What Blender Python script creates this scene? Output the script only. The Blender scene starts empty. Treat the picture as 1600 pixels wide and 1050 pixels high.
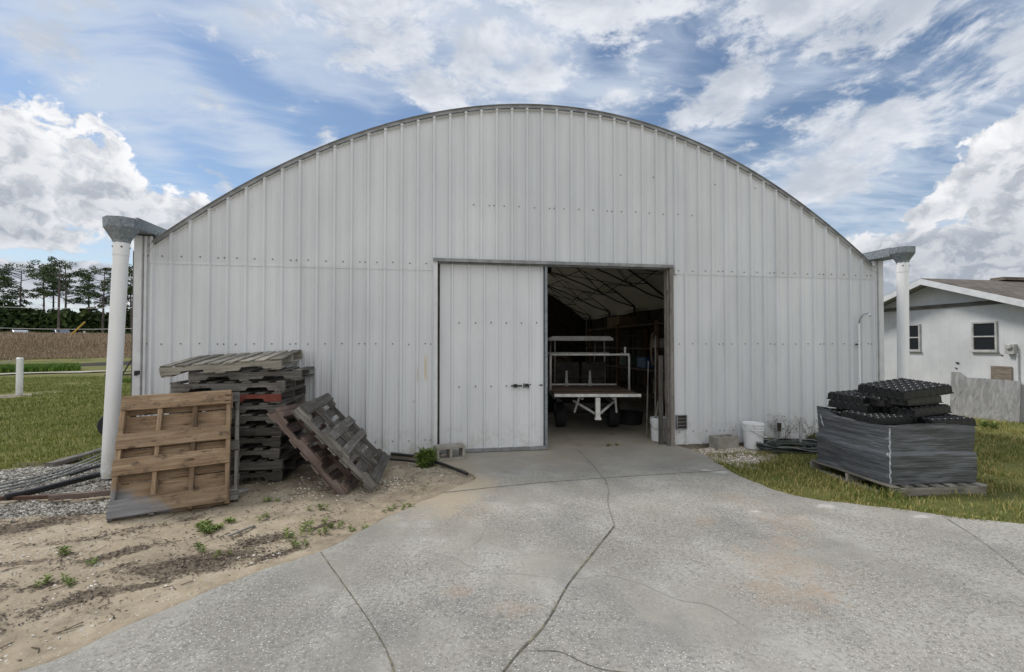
import bpy, bmesh, math, random
import numpy as np
from mathutils import Vector, Matrix
SC = bpy.context.scene
COL = SC.collection
rad = math.radians
# ---------------------------------------------------------------- camera
cam_d = bpy.data.cameras.new("camera"); cam = bpy.data.objects.new("camera", cam_d); COL.objects.link(cam)
cam_d.sensor_width = 36.0; cam_d.lens = 711.0*36.0/1600.0
cam_d.clip_start = 0.05; cam_d.clip_end = 3000
CAM = Vector((0, -6.66, 1.6))
cam.location = CAM
cam.rotation_euler = (rad(90)+math.atan(13/711.0), 0, -rad(9.02))
SC.camera = cam
# ---------------------------------------------------------------- colour management
SC.view_settings.view_transform = 'Standard'; SC.view_settings.look = 'None'
SC.view_settings.exposure = 0.35; SC.view_settings.gamma = 1.0
try:
    SC.cycles.max_bounces = 8; SC.cycles.diffuse_bounces = 4; SC.cycles.transparent_max_bounces = 8
except Exception: pass

# ---------------------------------------------------------------- node helpers
class NT:
    def __init__(s, tree): s.t = tree; s.n = tree.nodes; s.l = tree.links
    def node(s, typ, **kw):
        n = s.n.new(typ)
        for k, v in kw.items(): setattr(n, k, v)
        return n
    def put(s, sock, v):
        if isinstance(v, bpy.types.NodeSocket): s.l.new(v, sock)
        elif v is not None:
            if isinstance(v, (tuple, list)) and sock.type == 'RGBA' and len(v) == 3: v = (*v, 1)
            sock.default_value = v
    def m(s, op, a, b=None, c=None, clamp=False):
        n = s.node('ShaderNodeMath', operation=op); n.use_clamp = clamp
        s.put(n.inputs[0], a)
        if b is not None: s.put(n.inputs[1], b)
        if c is not None: s.put(n.inputs[2], c)
        return n.outputs[0]
    def vm(s, op, a, b=None, sc=None):
        n = s.node('ShaderNodeVectorMath', operation=op)
        s.put(n.inputs[0], a)
        if b is not None: s.put(n.inputs[1], b)
        if sc is not None: s.put(n.inputs['Scale'], sc)
        return n.outputs['Value'] if op in ('LENGTH', 'DOT_PRODUCT', 'DISTANCE') else n.outputs['Vector']
    def map(s, v, loc=(0,0,0), rot=(0,0,0), sc=(1,1,1), typ='POINT'):
        n = s.node('ShaderNodeMapping', vector_type=typ)
        s.put(n.inputs['Vector'], v); n.inputs['Location'].default_value = loc
        n.inputs['Rotation'].default_value = rot; n.inputs['Scale'].default_value = sc
        return n.outputs[0]
    def noise(s, v, scale=1.0, detail=4, rough=0.55, dist=0.0, color=False):
        n = s.node('ShaderNodeTexNoise')
        s.put(n.inputs['Vector'], v); s.put(n.inputs['Scale'], scale)
        n.inputs['Detail'].default_value = detail; n.inputs['Roughness'].default_value = rough
        n.inputs['Distortion'].default_value = dist
        return n.outputs['Color' if color else 'Fac']
    def vor(s, v, scale, out='Distance', feature='F1', rnd=1.0):
        n = s.node('ShaderNodeTexVoronoi', feature=feature)
        s.put(n.inputs['Vector'], v); s.put(n.inputs['Scale'], scale); n.inputs['Randomness'].default_value = rnd
        return n.outputs[out]
    def ss(s, v, a, b, lo=0.0, hi=1.0, smooth=True):
        n = s.node('ShaderNodeMapRange'); n.interpolation_type = 'SMOOTHSTEP' if smooth else 'LINEAR'
        s.put(n.inputs['Value'], v); s.put(n.inputs['From Min'], a); s.put(n.inputs['From Max'], b)
        s.put(n.inputs['To Min'], lo); s.put(n.inputs['To Max'], hi)
        return n.outputs['Result']
    def mix(s, f, a, b, blend='MIX'):
        n = s.node('ShaderNodeMix', data_type='RGBA', blend_type=blend)
        s.put(n.inputs['Factor'], f); s.put(n.inputs['A'] if False else n.inputs[6], a); s.put(n.inputs[7], b)
        return n.outputs[2]
    def ramp(s, v, stops):
        n = s.node('ShaderNodeValToRGB'); cr = n.color_ramp
        while len(cr.elements) < len(stops): cr.elements.new(0.5)
        for e, (p, c) in zip(cr.elements, stops): e.position = p; e.color = (*c, 1) if len(c) == 3 else c
        s.put(n.inputs[0], v); return n.outputs[0]
    def sep(s, v):
        n = s.node('ShaderNodeSeparateXYZ'); s.put(n.inputs[0], v); return n.outputs
    def comb(s, x, y, z=0.0):
        n = s.node('ShaderNodeCombineXYZ'); s.put(n.inputs[0], x); s.put(n.inputs[1], y); s.put(n.inputs[2], z); return n.outputs[0]

# ---------------------------------------------------------------- world
SUN_AZ, SUN_EL = -62.0, 50.0        # azimuth from +y towards +x
world = bpy.data.worlds.new("World"); SC.world = world; world.use_nodes = True
def build_world():
    T = NT(world.node_tree); T.n.clear()
    out = T.node('ShaderNodeOutputWorld'); bg = T.node('ShaderNodeBackground')
    sky = T.node('ShaderNodeTexSky', sky_type='NISHITA'); sky.sun_disc = False
    sky.sun_elevation = rad(SUN_EL); sky.sun_rotation = rad(SUN_AZ)
    sky.air_density = 1.15; sky.dust_density = 0.4; sky.ozone_density = 3.0
    K = 0.086
    tc = T.node('ShaderNodeTexCoord').outputs['Generated']
    d = T.vm('NORMALIZE', tc)
    x, y, z = T.sep(d)
    A = T.m('MULTIPLY', T.m('ARCTAN2', x, y), 57.2958)
    Ee = T.m('MULTIPLY', T.m('ARCSINE', z), 57.2958)
    AE = T.comb(A, Ee, 0.0)
    zz = T.m('MAXIMUM', T.m('ADD', z, 0.06), 0.03)
    P = T.comb(T.m('DIVIDE', x, zz), T.m('DIVIDE', y, zz), 0.0)
    def blob(a, e, ra, re, rot=0):
        v = T.map(AE, (a, e, 0), (0, 0, rad(rot)), (ra, re, 1), 'TEXTURE')
        return T.m('SUBTRACT', 1.0, T.vm('LENGTH', v))
    def union(bs):
        r = blob(*bs[0])
        for b in bs[1:]: r = T.m('MAXIMUM', r, blob(*b))
        return r
    # high thin veil, streaked, with broken puffs towards the zenith and the right
    warp = T.vm('SCALE', T.vm('SUBTRACT', T.noise(P, 1.3, 3, 0.5, color=True), (0.5, 0.5, 0.5)), None, 0.5)
    Pw = T.vm('ADD', P, warp)
    veil = T.noise(T.map(Pw, (3.1, 0.4, 0), (0, 0, rad(35)), (0.55, 1.25, 1)), 1.5, 9, 0.62)
    streak = T.noise(T.map(Pw, (1, 2, 0), (0, 0, rad(52)), (0.9, 4.5, 1)), 2.2, 6, 0.6)
    v = T.m('ADD', T.m('MULTIPLY', veil, 0.65), T.m('MULTIPLY', streak, 0.35))
    bias_pos = [(5, 37, 30, 12, 0), (-20, 34, 22, 9, -12), (-32, 25, 14, 8, -25), (-20, 22.5, 13, 4.5, -22), (45, 16, 12, 4, 15), (50, 8, 12, 5, 0)]
    bias_neg = [(-22, 26.8, 7, 3.2, -25), (-38, 20, 9, 3.0, -15), (-24.5, 18.0, 9, 2.6, -30), (-13, 24, 6, 3, 20), (30, 27, 11, 4.5, 20), (38, 21.5, 10, 3, 25), (22, 33.2, 5, 3, 40), (51, 27.5, 9, 2.6, -10), (-2, 26, 6, 2, 0)]
    bp = T.m('MAXIMUM', union(bias_pos), 0.0); bn = T.m('MAXIMUM', union(bias_neg), 0.0)
    v = T.m('ADD', v, T.m('MULTIPLY', bp, 0.16)); v = T.m('SUBTRACT', v, T.m('MULTIPLY', bn, 0.20))
    veil_a = T.ss(v, 0.37, 0.68, 0.04, 0.80)
    # broken mid-level puffs
    dw = T.vm('ADD', d, T.vm('SCALE', T.vm('SUBTRACT', T.noise(d, 3.0, 2, 0.5, color=True), (0.5, 0.5, 0.5)), None, 0.12))
    dm = T.map(dw, (2.2, 0.7, 1.3), (0, 0, rad(-9)), (1.0, 1.0, 2.1))
    puff = T.noise(dm, 6.5, 8, 0.64)
    pb = T.m('MAXIMUM', union([(18, 37, 32, 12, 0), (-8, 36, 16, 7, -10), (0, 29.5, 6.5, 4.0, 0), (45, 34, 20, 7, 0), (-1.5, 29, 4, 2.5, 0), (22, 28.5, 9, 2.8, 0), (31, 25.6, 5, 2.2, 10), (36, 28.5, 7, 4, 50), (49, 20.5, 13, 5.5, 14), (44, 17, 6, 3, 0), (58, 24, 9, 4, 0), (12, 31, 7, 5, 0), (47, 31, 12, 3.5, 0)]), 0.0)
    pd = T.m('ADD', puff, T.m('SUBTRACT', T.m('MULTIPLY', T.m('POWER', pb, 0.6), 0.20), 0.04))
    puff_a = T.ss(pd, 0.50, 0.64, 0.0, 0.92)
    pshade = T.noise(T.vm('ADD', dm, (0.02, 0.0, -0.05)), 6.5, 5, 0.6)
    pcol = T.mix(T.ss(pshade, 0.35, 0.66), (0.66, 0.68, 0.72), (0.42, 0.46, 0.52))
    # low cumulus banks
    w2 = T.vm('SCALE', T.vm('SUBTRACT', T.noise(AE, 0.35, 3, 0.5, color=True), (0.5, 0.5, 0.5)), None, 3.0)
    AEw = T.vm('ADD', AE, w2)
    n1 = T.noise(T.map(AEw, sc=(1, 1.25, 1)), 0.26, 9, 0.60)
    n2 = T.noise(T.map(AEw, (0.6, -0.8, 0), sc=(1, 1.25, 1)), 0.26, 7, 0.58)
    cb = union([(-39, 14.5, 10, 6.0, -10), (-31, 13.0, 9, 3.6, -18), (-26, 12.8, 5, 2.4, -5), (-41, 9.5, 7, 2.0, 0), (-35, 5.5, 9, 2.0, 0),
                (57, 13.5, 6, 4.6, 25), (60, 17, 5, 4, 25), (52.3, 12.2, 2.6, 1.3, 5), (50, 8.3, 8, 3.0, 10), (57, 7.5, 12, 4.0, 0), (47, 5, 9, 2.5, 0),
                (110, 14, 20, 9, 0), (-85, 14, 25, 9, 0), (170, 16, 30, 9, 0), (-150, 15, 26, 8, 0)])
    cd = T.m('ADD', cb, T.m('MULTIPLY', T.m('SUBTRACT', n1, 0.5), 2.3))
    cum_a = T.ss(cd, -0.05, 0.16)
    lit = T.m('SUBTRACT', n1, n2)
    depth = T.ss(cd, 0.15, 0.75)
    lo = T.ss(Ee, 16.0, 7.0, 0.0, 0.35)
    sh = T.m('ADD', T.m('ADD', T.m('MULTIPLY', T.ss(lit, 0.09, -0.13), 0.55), T.m('MULTIPLY', depth, 0.30)), lo, clamp=True)
    ccol = T.mix(sh, (0.77, 0.77, 0.785), (0.31, 0.345, 0.40))
    # compose
    skyc = T.vm('SCALE', sky.outputs[0], None, K)
    hz = T.ss(Ee, 12.0, 0.0, 0.0, 0.5)
    c = T.mix(hz, skyc, (0.50, 0.56, 0.64))
    c = T.mix(veil_a, c, (0.50, 0.56, 0.65))
    c = T.mix(puff_a, c, pcol)
    c = T.mix(cum_a, c, ccol)
    back = T.m('MULTIPLY', T.ss(y, -0.10, -0.45), T.ss(T.noise(P, 0.8, 4, 0.6), 0.30, 0.52, 0.45, 1.0))
    c = T.mix(back, c, (0.80, 0.805, 0.80))  # unseen cloud behind the camera, added to brighten the front wall
    below = T.ss(z, -0.02, 0.0)
    c = T.mix(below, (0.22, 0.21, 0.18), c)
    T.l.new(c, bg.inputs[0]); bg.inputs[1].default_value = 1.0
    T.l.new(bg.outputs[0], out.inputs[0])
build_world()
# ---------------------------------------------------------------- sun (veiled by cloud)
sun_d = bpy.data.lights.new("sun", 'SUN'); sun_d.energy = 2.0; sun_d.angle = rad(14); sun_d.color = (1.0, 0.95, 0.88)
sun = bpy.data.objects.new("sun", sun_d); COL.objects.link(sun)
sd = Vector((math.sin(rad(SUN_AZ))*math.cos(rad(SUN_EL)), math.cos(rad(SUN_AZ))*math.cos(rad(SUN_EL)), math.sin(rad(SUN_EL))))
sun.rotation_euler = sd.to_track_quat('Z', 'Y').to_euler()
sun.location = (-20, 10, 30)

# ================================================================ helpers
rng = np.random.default_rng(7)
_perm = np.random.default_rng(3).random((256, 256))
def vnoise(x, y):
    xi = np.floor(x).astype(int); yi = np.floor(y).astype(int)
    fx = x-xi; fy = y-yi; fx = fx*fx*(3-2*fx); fy = fy*fy*(3-2*fy)
    g = lambda a, b: _perm[a % 256, b % 256]
    return (g(xi, yi)*(1-fx)+g(xi+1, yi)*fx)*(1-fy)+(g(xi, yi+1)*(1-fx)+g(xi+1, yi+1)*fx)*fy
def fbm(x, y, sc=1.0, o=4):
    x = np.asarray(x, float)*sc; y = np.asarray(y, float)*sc
    r = 0; a = 0.5; t = 0
    for i in range(o): r = r+a*vnoise(x+17.3*i, y+9.1*i); t += a; a *= 0.5; x = x*2.03; y = y*2.03
    return r/t
def sm(v, a, b):
    t = np.clip((np.asarray(v, float)-a)/(b-a), 0, 1); return t*t*(3-2*t)

def tag(o, label=None, cat=None, group=None, kind=None):
    if label: o['label'] = label
    if cat: o['category'] = cat
    if group: o['group'] = group
    if kind: o['kind'] = kind
    return o
def empty(name, loc=(0,0,0), M=None, label=None, cat=None, group=None):
    o = bpy.data.objects.new(name, None); COL.objects.link(o); o.empty_display_size = 0.1
    if M is not None: o.matrix_world = M
    else: o.location = loc
    return tag(o, label, cat, group)

class MB:
    """collects geometry for ONE mesh object; g = grain coordinate of each vertex, r = random tint of each piece"""
    def __init__(s, seed=0): s.v = []; s.f = []; s.mi = []; s.g = []; s.r = []; s.rd = random.Random(seed)
    def add(s, vs, fs, mi=0, g=None, r=None):
        b = len(s.v); s.v += [tuple(p) for p in vs]
        s.f += [tuple(i+b for i in f) for f in fs]; s.mi += [mi]*len(fs)
        if r is None: r = s.rd.random()
        s.g += [tuple(q) for q in (g if g is not None else vs)]; s.r += [r]*len(vs)
    def box(s, c, sz, M=None, mi=0, off=True):
        hx, hy, hz = sz[0]/2, sz[1]/2, sz[2]/2
        L = [Vector((x, y, z)) for x in (-hx, hx) for y in (-hy, hy) for z in (-hz, hz)]
        o = Vector((s.rd.random()*30, s.rd.random()*30, s.rd.random()*30)) if off else Vector()
        ax = max(range(3), key=lambda i: sz[i])
        def gg(p): q = [p[ax], p[(ax+1) % 3], p[(ax+2) % 3]]; return Vector(q)+o
        P = [p+Vector(c) for p in L]
        if M is not None: P = [M @ p for p in P]
        s.add(P, [(0,1,3,2),(4,6,7,5),(0,4,5,1),(2,3,7,6),(0,2,6,4),(1,5,7,3)], mi, [gg(p) for p in L])
    def board(s, c, sz, M=None, n=7, wear=0.0025, mi=0, ends=0.006, warp=0.004):
        """weathered plank: long axis = largest of sz; edges chamfered and jittered, ends ragged"""
        ax = max(range(3), key=lambda i: sz[i]); b = (ax+1) % 3; d = (ax+2) % 3
        R = s.rd; L = sz[ax]; hb, hd = sz[b]/2, sz[d]/2; ch = min(hb, hd)*0.28
        ring = [(-hb+ch,-hd),(hb-ch,-hd),(hb,-hd+ch),(hb,hd-ch),(hb-ch,hd),(-hb+ch,hd),(-hb,hd-ch),(-hb,-hd+ch)]
        o = Vector((R.random()*30, R.random()*30, R.random()*30)); V = []; G = []
        w1, w2, ph = R.uniform(-warp, warp), R.uniform(-warp, warp), R.random()*6
        for i in range(n+1):
            t = i/n
            for (p, q) in ring:
                a = -L/2+L*t
                if i in (0, n): a += R.uniform(-ends, ends)
                pp = p+R.uniform(-wear, wear)+w1*math.sin(t*3+ph); qq = q+R.uniform(-wear, wear)*0.6+w2*math.sin(t*3.1)
                co = [0, 0, 0]; co[ax] = a; co[b] = pp; co[d] = qq
                V.append(Vector(co)+Vector(c)); G.append(Vector((a, p, q))+o)
        F = [tuple(range(7, -1, -1)), tuple(n*8+k for k in range(8))]
        for i in range(n):
            for k in range(8):
                a = i*8+k; e = i*8+(k+1) % 8
                F.append((a, e, e+8, a+8))
        if M is not None: V = [M @ p for p in V]
        s.add(V, F, mi, G)
    def prism(s, poly, d0, d1, axes=(0, 2, 1), M=None, mi=0):
        """extrude a 2-D polygon (axes[0], axes[1]) along axes[2] from d0 to d1"""
        n = len(poly); V = []; G = []; o = Vector((s.rd.random()*30, s.rd.random()*30, 0))
        for d in (d0, d1):
            for (a, b) in poly:
                co = [0, 0, 0]; co[axes[0]] = a; co[axes[1]] = b; co[axes[2]] = d
                V.append(Vector(co)); G.append(Vector((a, b, d))+o)
        F = [tuple(range(n-1, -1, -1)), tuple(range(n, 2*n))]+[(i, (i+1) % n, (i+1) % n+n, i+n) for i in range(n)]
        if M is not None: V = [M @ p for p in V]
        s.add(V, F, mi, G)
    def tube(s, pts, r, seg=8, mi=0, caps=True, closed=False):
        pts = [Vector(p) for p in pts]; n = len(pts); V = []; G = []
        rs = r if isinstance(r, (list, tuple)) else [r]*n
        T0 = (pts[1]-pts[0]).normalized(); up = Vector((0,0,1)) if abs(T0.z) < 0.9 else Vector((1,0,0))
        N = T0.cross(up).normalized(); ln = 0
        for i, p in enumerate(pts):
            if closed: T = (pts[(i+1) % n]-pts[i-1]).normalized()
            else: T = (pts[min(i+1, n-1)]-pts[max(i-1, 0)]).normalized()
            N = (N-T*N.dot(T)).normalized(); B = T.cross(N)
            if i: ln += (p-pts[i-1]).length
            for k in range(seg):
                a = 2*math.pi*k/seg
                V.append(p+(N*math.cos(a)+B*math.sin(a))*rs[i]); G.append((ln, math.cos(a)*rs[i], math.sin(a)*rs[i]))
        F = []
        for i in range(n if closed else n-1):
            j = (i+1) % n
            for k in range(seg): F.append((i*seg+k, i*seg+(k+1) % seg, j*seg+(k+1) % seg, j*seg+k))
        if caps and not closed: F += [tuple(range(seg-1, -1, -1)), tuple((n-1)*seg+k for k in range(seg))]
        s.add(V, F, mi, G)
    def lathe(s, prof, seg=32, c=(0,0,0), mi=0, M=None):
        V = []; F = []
        for (r, z) in prof:
            for k in range(seg):
                a = 2*math.pi*k/seg; V.append(Vector((r*math.cos(a), r*math.sin(a), z))+Vector(c))
        for i in range(len(prof)-1):
            for k in range(seg): F.append((i*seg+k, i*seg+(k+1) % seg, (i+1)*seg+(k+1) % seg, (i+1)*seg+k))
        if M is not None: V = [M @ p for p in V]
        s.add(V, F, mi)
    def build(s, name, mats, parent=None, smooth=False, loc=None, auto=None):
        me = bpy.data.meshes.new(name); me.from_pydata(s.v, [], s.f)
        if not isinstance(mats, (list, tuple)): mats = [mats]
        for m in mats: me.materials.append(m)
        me.polygons.foreach_set('material_index', s.mi)
        if smooth: me.polygons.foreach_set('use_smooth', [True]*len(s.f))
        at = me.attributes.new('grain', 'FLOAT_VECTOR', 'POINT'); at.data.foreach_set('vector', np.array(s.g, dtype=np.float32).ravel())
        at = me.attributes.new('tint', 'FLOAT', 'POINT'); at.data.foreach_set('value', np.array(s.r, dtype=np.float32))
        me.update()
        if smooth and auto: me.set_sharp_from_angle(angle=rad(auto))
        o = bpy.data.objects.new(name, me); COL.objects.link(o)
        if loc is not None:
            L = Vector(loc); me.transform(Matrix.Translation(-L)); o.location = L
        if parent is not None: o.parent = parent
        return o
def raw_mesh(name, V, F, mats, attrs=None, parent=None, mi=None, smooth=False):
    """numpy mesh; F is a list of arrays (each of equal-sided faces) or one array"""
    me = bpy.data.meshes.new(name)
    if isinstance(F, np.ndarray): F = [F]
    nl = sum(f.size for f in F); nf = sum(len(f) for f in F)
    me.vertices.add(len(V)); me.vertices.foreach_set('co', np.asarray(V, dtype=np.float32).ravel())
    me.loops.add(nl); me.loops.foreach_set('vertex_index', np.concatenate([f.ravel() for f in F]).astype(np.int32))
    st = []; b = 0
    for f in F:
        st.append(b+np.arange(len(f))*f.shape[1]); b += f.size
    me.polygons.add(nf); me.polygons.foreach_set('loop_start', np.concatenate(st).astype(np.int32))
    if not isinstance(mats, (list, tuple)): mats = [mats]
    for m in mats: me.materials.append(m)
    if mi is not None: me.polygons.foreach_set('material_index', np.asarray(mi, dtype=np.int32))
    me.update(calc_edges=True); me.validate()
    me.polygons.foreach_set('use_smooth', np.full(nf, smooth))
    for k, (typ, a) in (attrs or {}).items():
        at = me.attributes.new(k, typ, 'POINT')
        at.data.foreach_set({'FLOAT': 'value', 'FLOAT_VECTOR': 'vector', 'FLOAT_COLOR': 'color'}[typ], np.asarray(a, dtype=np.float32).ravel())
    o = bpy.data.objects.new(name, me); COL.objects.link(o)
    if parent is not None: o.parent = parent
    return o

# ================================================================ materials
def mat(name, fn, **kw):
    m = bpy.data.materials.new(name); m.use_nodes = True
    T = NT(m.node_tree); T.n.clear()
    out = T.node('ShaderNodeOutputMaterial'); p = T.node('ShaderNodeBsdfPrincipled')
    T.l.new(p.outputs[0], out.inputs[0])
    def bump(h, strength=0.3, dist=0.01):
        b = T.node('ShaderNodeBump'); b.inputs['Strength'].default_value = strength; b.inputs['Distance'].default_value = dist
        T.put(b.inputs['Height'], h); T.l.new(b.outputs[0], p.inputs['Normal'])
    def S(k, v): T.put(p.inputs[k], v)
    T.obj = lambda: T.node('ShaderNodeTexCoord').outputs['Object']
    T.pos = lambda: T.node('ShaderNodeNewGeometry').outputs['Position']
    def attr(n, o='Vector'):
        a = T.node('ShaderNodeAttribute'); a.attribute_name = n; return a.outputs[o]
    T.attr = attr
    fn(T, S, bump); m.use_fake_user = False
    return m
def simple(name, col, rough=0.6, metal=0.0, var=0.15, scale=6, bmp=0.0, bscale=60, spec=0.5):
    def fn(T, S, bump):
        v = T.obj(); n = T.noise(v, scale, 5, 0.6)
        c1 = tuple(min(1, c*(1+var)) for c in col); c0 = tuple(c*(1-var) for c in col)
        S('Base Color', T.mix(T.ss(n, 0.3, 0.7), c0, c1)); S('Roughness', T.ss(T.noise(v, scale*3, 3), 0.3, 0.7, rough-0.08, min(1, rough+0.08)))
        S('Metallic', metal); S('Specular IOR Level', spec)
        if bmp: bump(T.noise(v, bscale, 4, 0.6), bmp, 0.004)
    return mat(name, fn)
def wood(name, dark, mid, light, stain=None, knots=False, greyend=False, rough=0.9):
    def fn(T, S, bump):
        g = T.attr('grain'); t = T.attr('tint', 'Fac')
        gv = T.map(g, sc=(2.2, 38, 38)); gr = T.noise(gv, 1.0, 7, 0.68, 0.3)
        big = T.noise(T.map(g, sc=(2.5, 6, 6)), 1.0, 4, 0.6)
        f = T.m('ADD', T.m('MULTIPLY', gr, 0.65), T.m('MULTIPLY', big, 0.35))
        c = T.ramp(f, [(0.30, dark), (0.48, mid), (0.68, light)])
        tt = T.ss(t, 0, 1, 0.62, 1.25, False)
        c = T.mix(1.0, c, T.comb(tt, tt, tt), 'MULTIPLY')
        if stain:
            s = T.ss(T.noise(T.map(g, sc=(6, 9, 9)), 1.0, 6, 0.75), 0.53, 0.70, 0.0, 0.85)
            c = T.mix(s, c, stain)
        if knots:
            k = T.vor(T.map(g, sc=(3.2, 9, 9)), 1.0); c = T.mix(T.ss(k, 0.16, 0.07, 0, 0.75), c, tuple(q*0.4 for q in dark))
        crk = T.ss(T.noise(T.map(g, sc=(1.1, 75, 75)), 1.0, 3, 0.5), 0.335, 0.27, 0.0, 0.8)
        c = T.mix(crk, c, tuple(q*0.3 for q in dark))
        if greyend:
            x, y, z = T.sep(T.obj())
            m_ = T.m('ADD', T.m('ADD', T.m('MULTIPLY', x, 1.1), T.m('MULTIPLY', y, 0.75)), T.m('MULTIPLY', T.noise(T.obj(), 5, 4), 0.45))
            c = T.mix(T.ss(m_, 0.66, 0.50, 0, 0.92), c, T.ramp(f, [(0.3, (0.10, 0.10, 0.105)), (0.65, (0.30, 0.30, 0.31))]))
        S('Base Color', c); S('Roughness', rough); S('Specular IOR Level', 0.25)
        bump(T.m('SUBTRACT', gr, T.m('MULTIPLY', crk, 0.6)), 0.55, 0.004)
    return mat(name, fn)

M = {}
M['old_wood'] = wood('old_wood', (0.045, 0.042, 0.039), (0.150, 0.140, 0.128), (0.31, 0.297, 0.275), stain=(0.045, 0.042, 0.038))
M['pale_wood'] = wood('pale_wood', (0.09, 0.083, 0.070), (0.26, 0.242, 0.205), (0.46, 0.44, 0.385), stain=(0.10, 0.095, 0.085))
M['dark_wood'] = wood('dark_wood', (0.032, 0.029, 0.027), (0.095, 0.088, 0.080), (0.20, 0.188, 0.172), stain=(0.03, 0.025, 0.022))
M['reddish_wood'] = wood('reddish_wood', (0.05, 0.035, 0.030), (0.16, 0.115, 0.098), (0.30, 0.25, 0.22), stain=(0.07, 0.055, 0.05))
M['dark_deck'] = wood('cart_deck_boards', (0.05, 0.032, 0.022), (0.13, 0.09, 0.062), (0.22, 0.16, 0.12))
M['rack_wood'] = wood('rack_timber', (0.08, 0.045, 0.025), (0.17, 0.10, 0.06), (0.26, 0.17, 0.11))
M['brown_wood'] = wood('brown_wood', (0.115, 0.078, 0.046), (0.26, 0.178, 0.110), (0.43, 0.325, 0.22), stain=(0.075, 0.060, 0.048), knots=True, greyend=True)
M['red_paint'] = simple('red_painted_wood', (0.19, 0.045, 0.030), 0.75, var=0.3, bmp=0.3)
M['jamb_wood'] = wood('jamb_wood', (0.07, 0.062, 0.055), (0.17, 0.155, 0.14), (0.29, 0.27, 0.25), stain=(0.07, 0.055, 0.045))
def f_ply(T, S, bump):
    v = T.attr('grain'); n = T.noise(T.map(v, sc=(3, 0.8, 3)), 3.0, 8, 0.65, 1.6)
    c = T.ramp(n, [(0.30, (0.17, 0.17, 0.17)), (0.5, (0.275, 0.275, 0.275)), (0.70, (0.41, 0.41, 0.415))])
    c = T.mix(T.ss(T.noise(v, 26, 3), 0.6, 0.75, 0, 0.4), c, (0.15, 0.13, 0.11))
    S('Base Color', c); S('Roughness', 0.85); bump(n, 0.3, 0.004)
M['plywood'] = mat('weathered_plywood', f_ply)
def f_ply2(T, S, bump):
    v = T.attr('grain'); n = T.noise(T.map(v, sc=(2, 12, 2)), 1.6, 6, 0.6, 0.6)
    c = T.ramp(n, [(0.32, (0.12, 0.09, 0.065)), (0.5, (0.20, 0.165, 0.13)), (0.66, (0.27, 0.23, 0.19))])
    S('Base Color', c); S('Roughness', 0.85)
M['plywood_brown'] = mat('brown_plywood', f_ply2)

def siding_fn(stains):
    def fn(T, S, bump):
        v = T.obj(); x, y, z = T.sep(v)
        n = T.noise(T.map(v, sc=(1, 1, 0.35)), 1.1, 5, 0.6)
        c = T.mix(T.ss(n, 0.3, 0.7), (0.61, 0.63, 0.655), (0.69, 0.705, 0.725))
        wn = T.node('ShaderNodeTexWhiteNoise', noise_dimensions='2D')
        T.put(wn.inputs['Vector'], T.comb(T.m('FLOOR', T.m('DIVIDE', T.m('ADD', x, 3.746), 0.9144)), T.m('GREATER_THAN', z, 2.70)))
        pv = T.ss(wn.outputs['Value'], 0, 1, 0.93, 1.04, False); c = T.mix(1.0, c, T.comb(pv, pv, pv), 'MULTIPLY')
        wav = T.ss(T.noise(T.map(v, (3, 0, 0), sc=(2.2, 1, 0.8)), 1.0, 3, 0.5), 0.35, 0.65, 0.965, 1.02); c = T.mix(1.0, c, T.comb(wav, wav, wav), 'MULTIPLY')  # oil-canning reflections imitated by faint tone waves in the colour
        st = T.noise(T.map(v, sc=(16, 1, 0.55)), 1.0, 6, 0.65)
        c = T.mix(T.ss(st, 0.54, 0.80, 0, 0.26), c, (0.50, 0.515, 0.53))
        # dirt low on the sheets (splashed soil)
        dl = T.m('MULTIPLY', T.ss(z, 0.65, 0.0, 0, 1), T.ss(T.noise(v, 7, 6, 0.7), 0.42, 0.66, 0, 0.5))
        c = T.mix(dl, c, (0.40, 0.36, 0.30))
        c = T.mix(T.ss(T.noise(v, 24, 5, 0.7), 0.66, 0.76, 0, 0.35), c, (0.36, 0.37, 0.37))
        for (sx, sz, w, h, col, a) in stains:
            dx = T.m('DIVIDE', T.m('ABSOLUTE', T.m('SUBTRACT', x, sx)), w); dz = T.m('DIVIDE', T.m('ABSOLUTE', T.m('SUBTRACT', z, sz)), h)
            q = T.m('ADD', T.m('MAXIMUM', dx, dz), T.m('MULTIPLY', T.noise(T.map(v, sc=(40, 1, 9)), 1.0, 4), 0.8))
            c = T.mix(T.ss(q, 1.35, 0.75, 0, a), c, col)
        S('Base Color', c); S('Roughness', T.ss(n, 0.3, 0.7, 0.42, 0.56)); S('Specular IOR Level', 0.4)
        bump(T.noise(T.map(v, sc=(1, 1, 0.25)), 5.0, 3, 0.5), 0.25, 0.015)
    return fn
M['siding'] = mat('white_ribbed_siding', siding_fn([(-0.20, 1.27, 0.028, 0.24, (0.56, 0.46, 0.30), 0.75), (-0.31, 1.17, 0.012, 0.14, (0.50, 0.40, 0.26), 0.7), (-0.37, 0.78, 0.03, 0.03, (0.46, 0.46, 0.47), 0.6), (3.62, 1.0, 0.022, 0.5, (0.30, 0.30, 0.31), 0.5), (-3.86, 1.85, 0.03, 0.16, (0.52, 0.50, 0.56), 0.6)]))
M['screw'] = simple('screw_heads', (0.13, 0.12, 0.11), 0.5, 0.3)
def f_roof(T, S, bump):
    v = T.obj(); n = T.noise(v, 1.5, 6, 0.65)
    c = T.mix(T.ss(n, 0.35, 0.65), (0.50, 0.50, 0.47), (0.66, 0.66, 0.64)); c = T.mix(T.ss(T.noise(v, 9, 6, 0.7), 0.5, 0.75, 0, 0.6), c, (0.28, 0.26, 0.22))
    S('Base Color', c); S('Roughness', 0.55)
M['roof_sheet'] = mat('barn_roof_sheet', f_roof)
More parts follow.
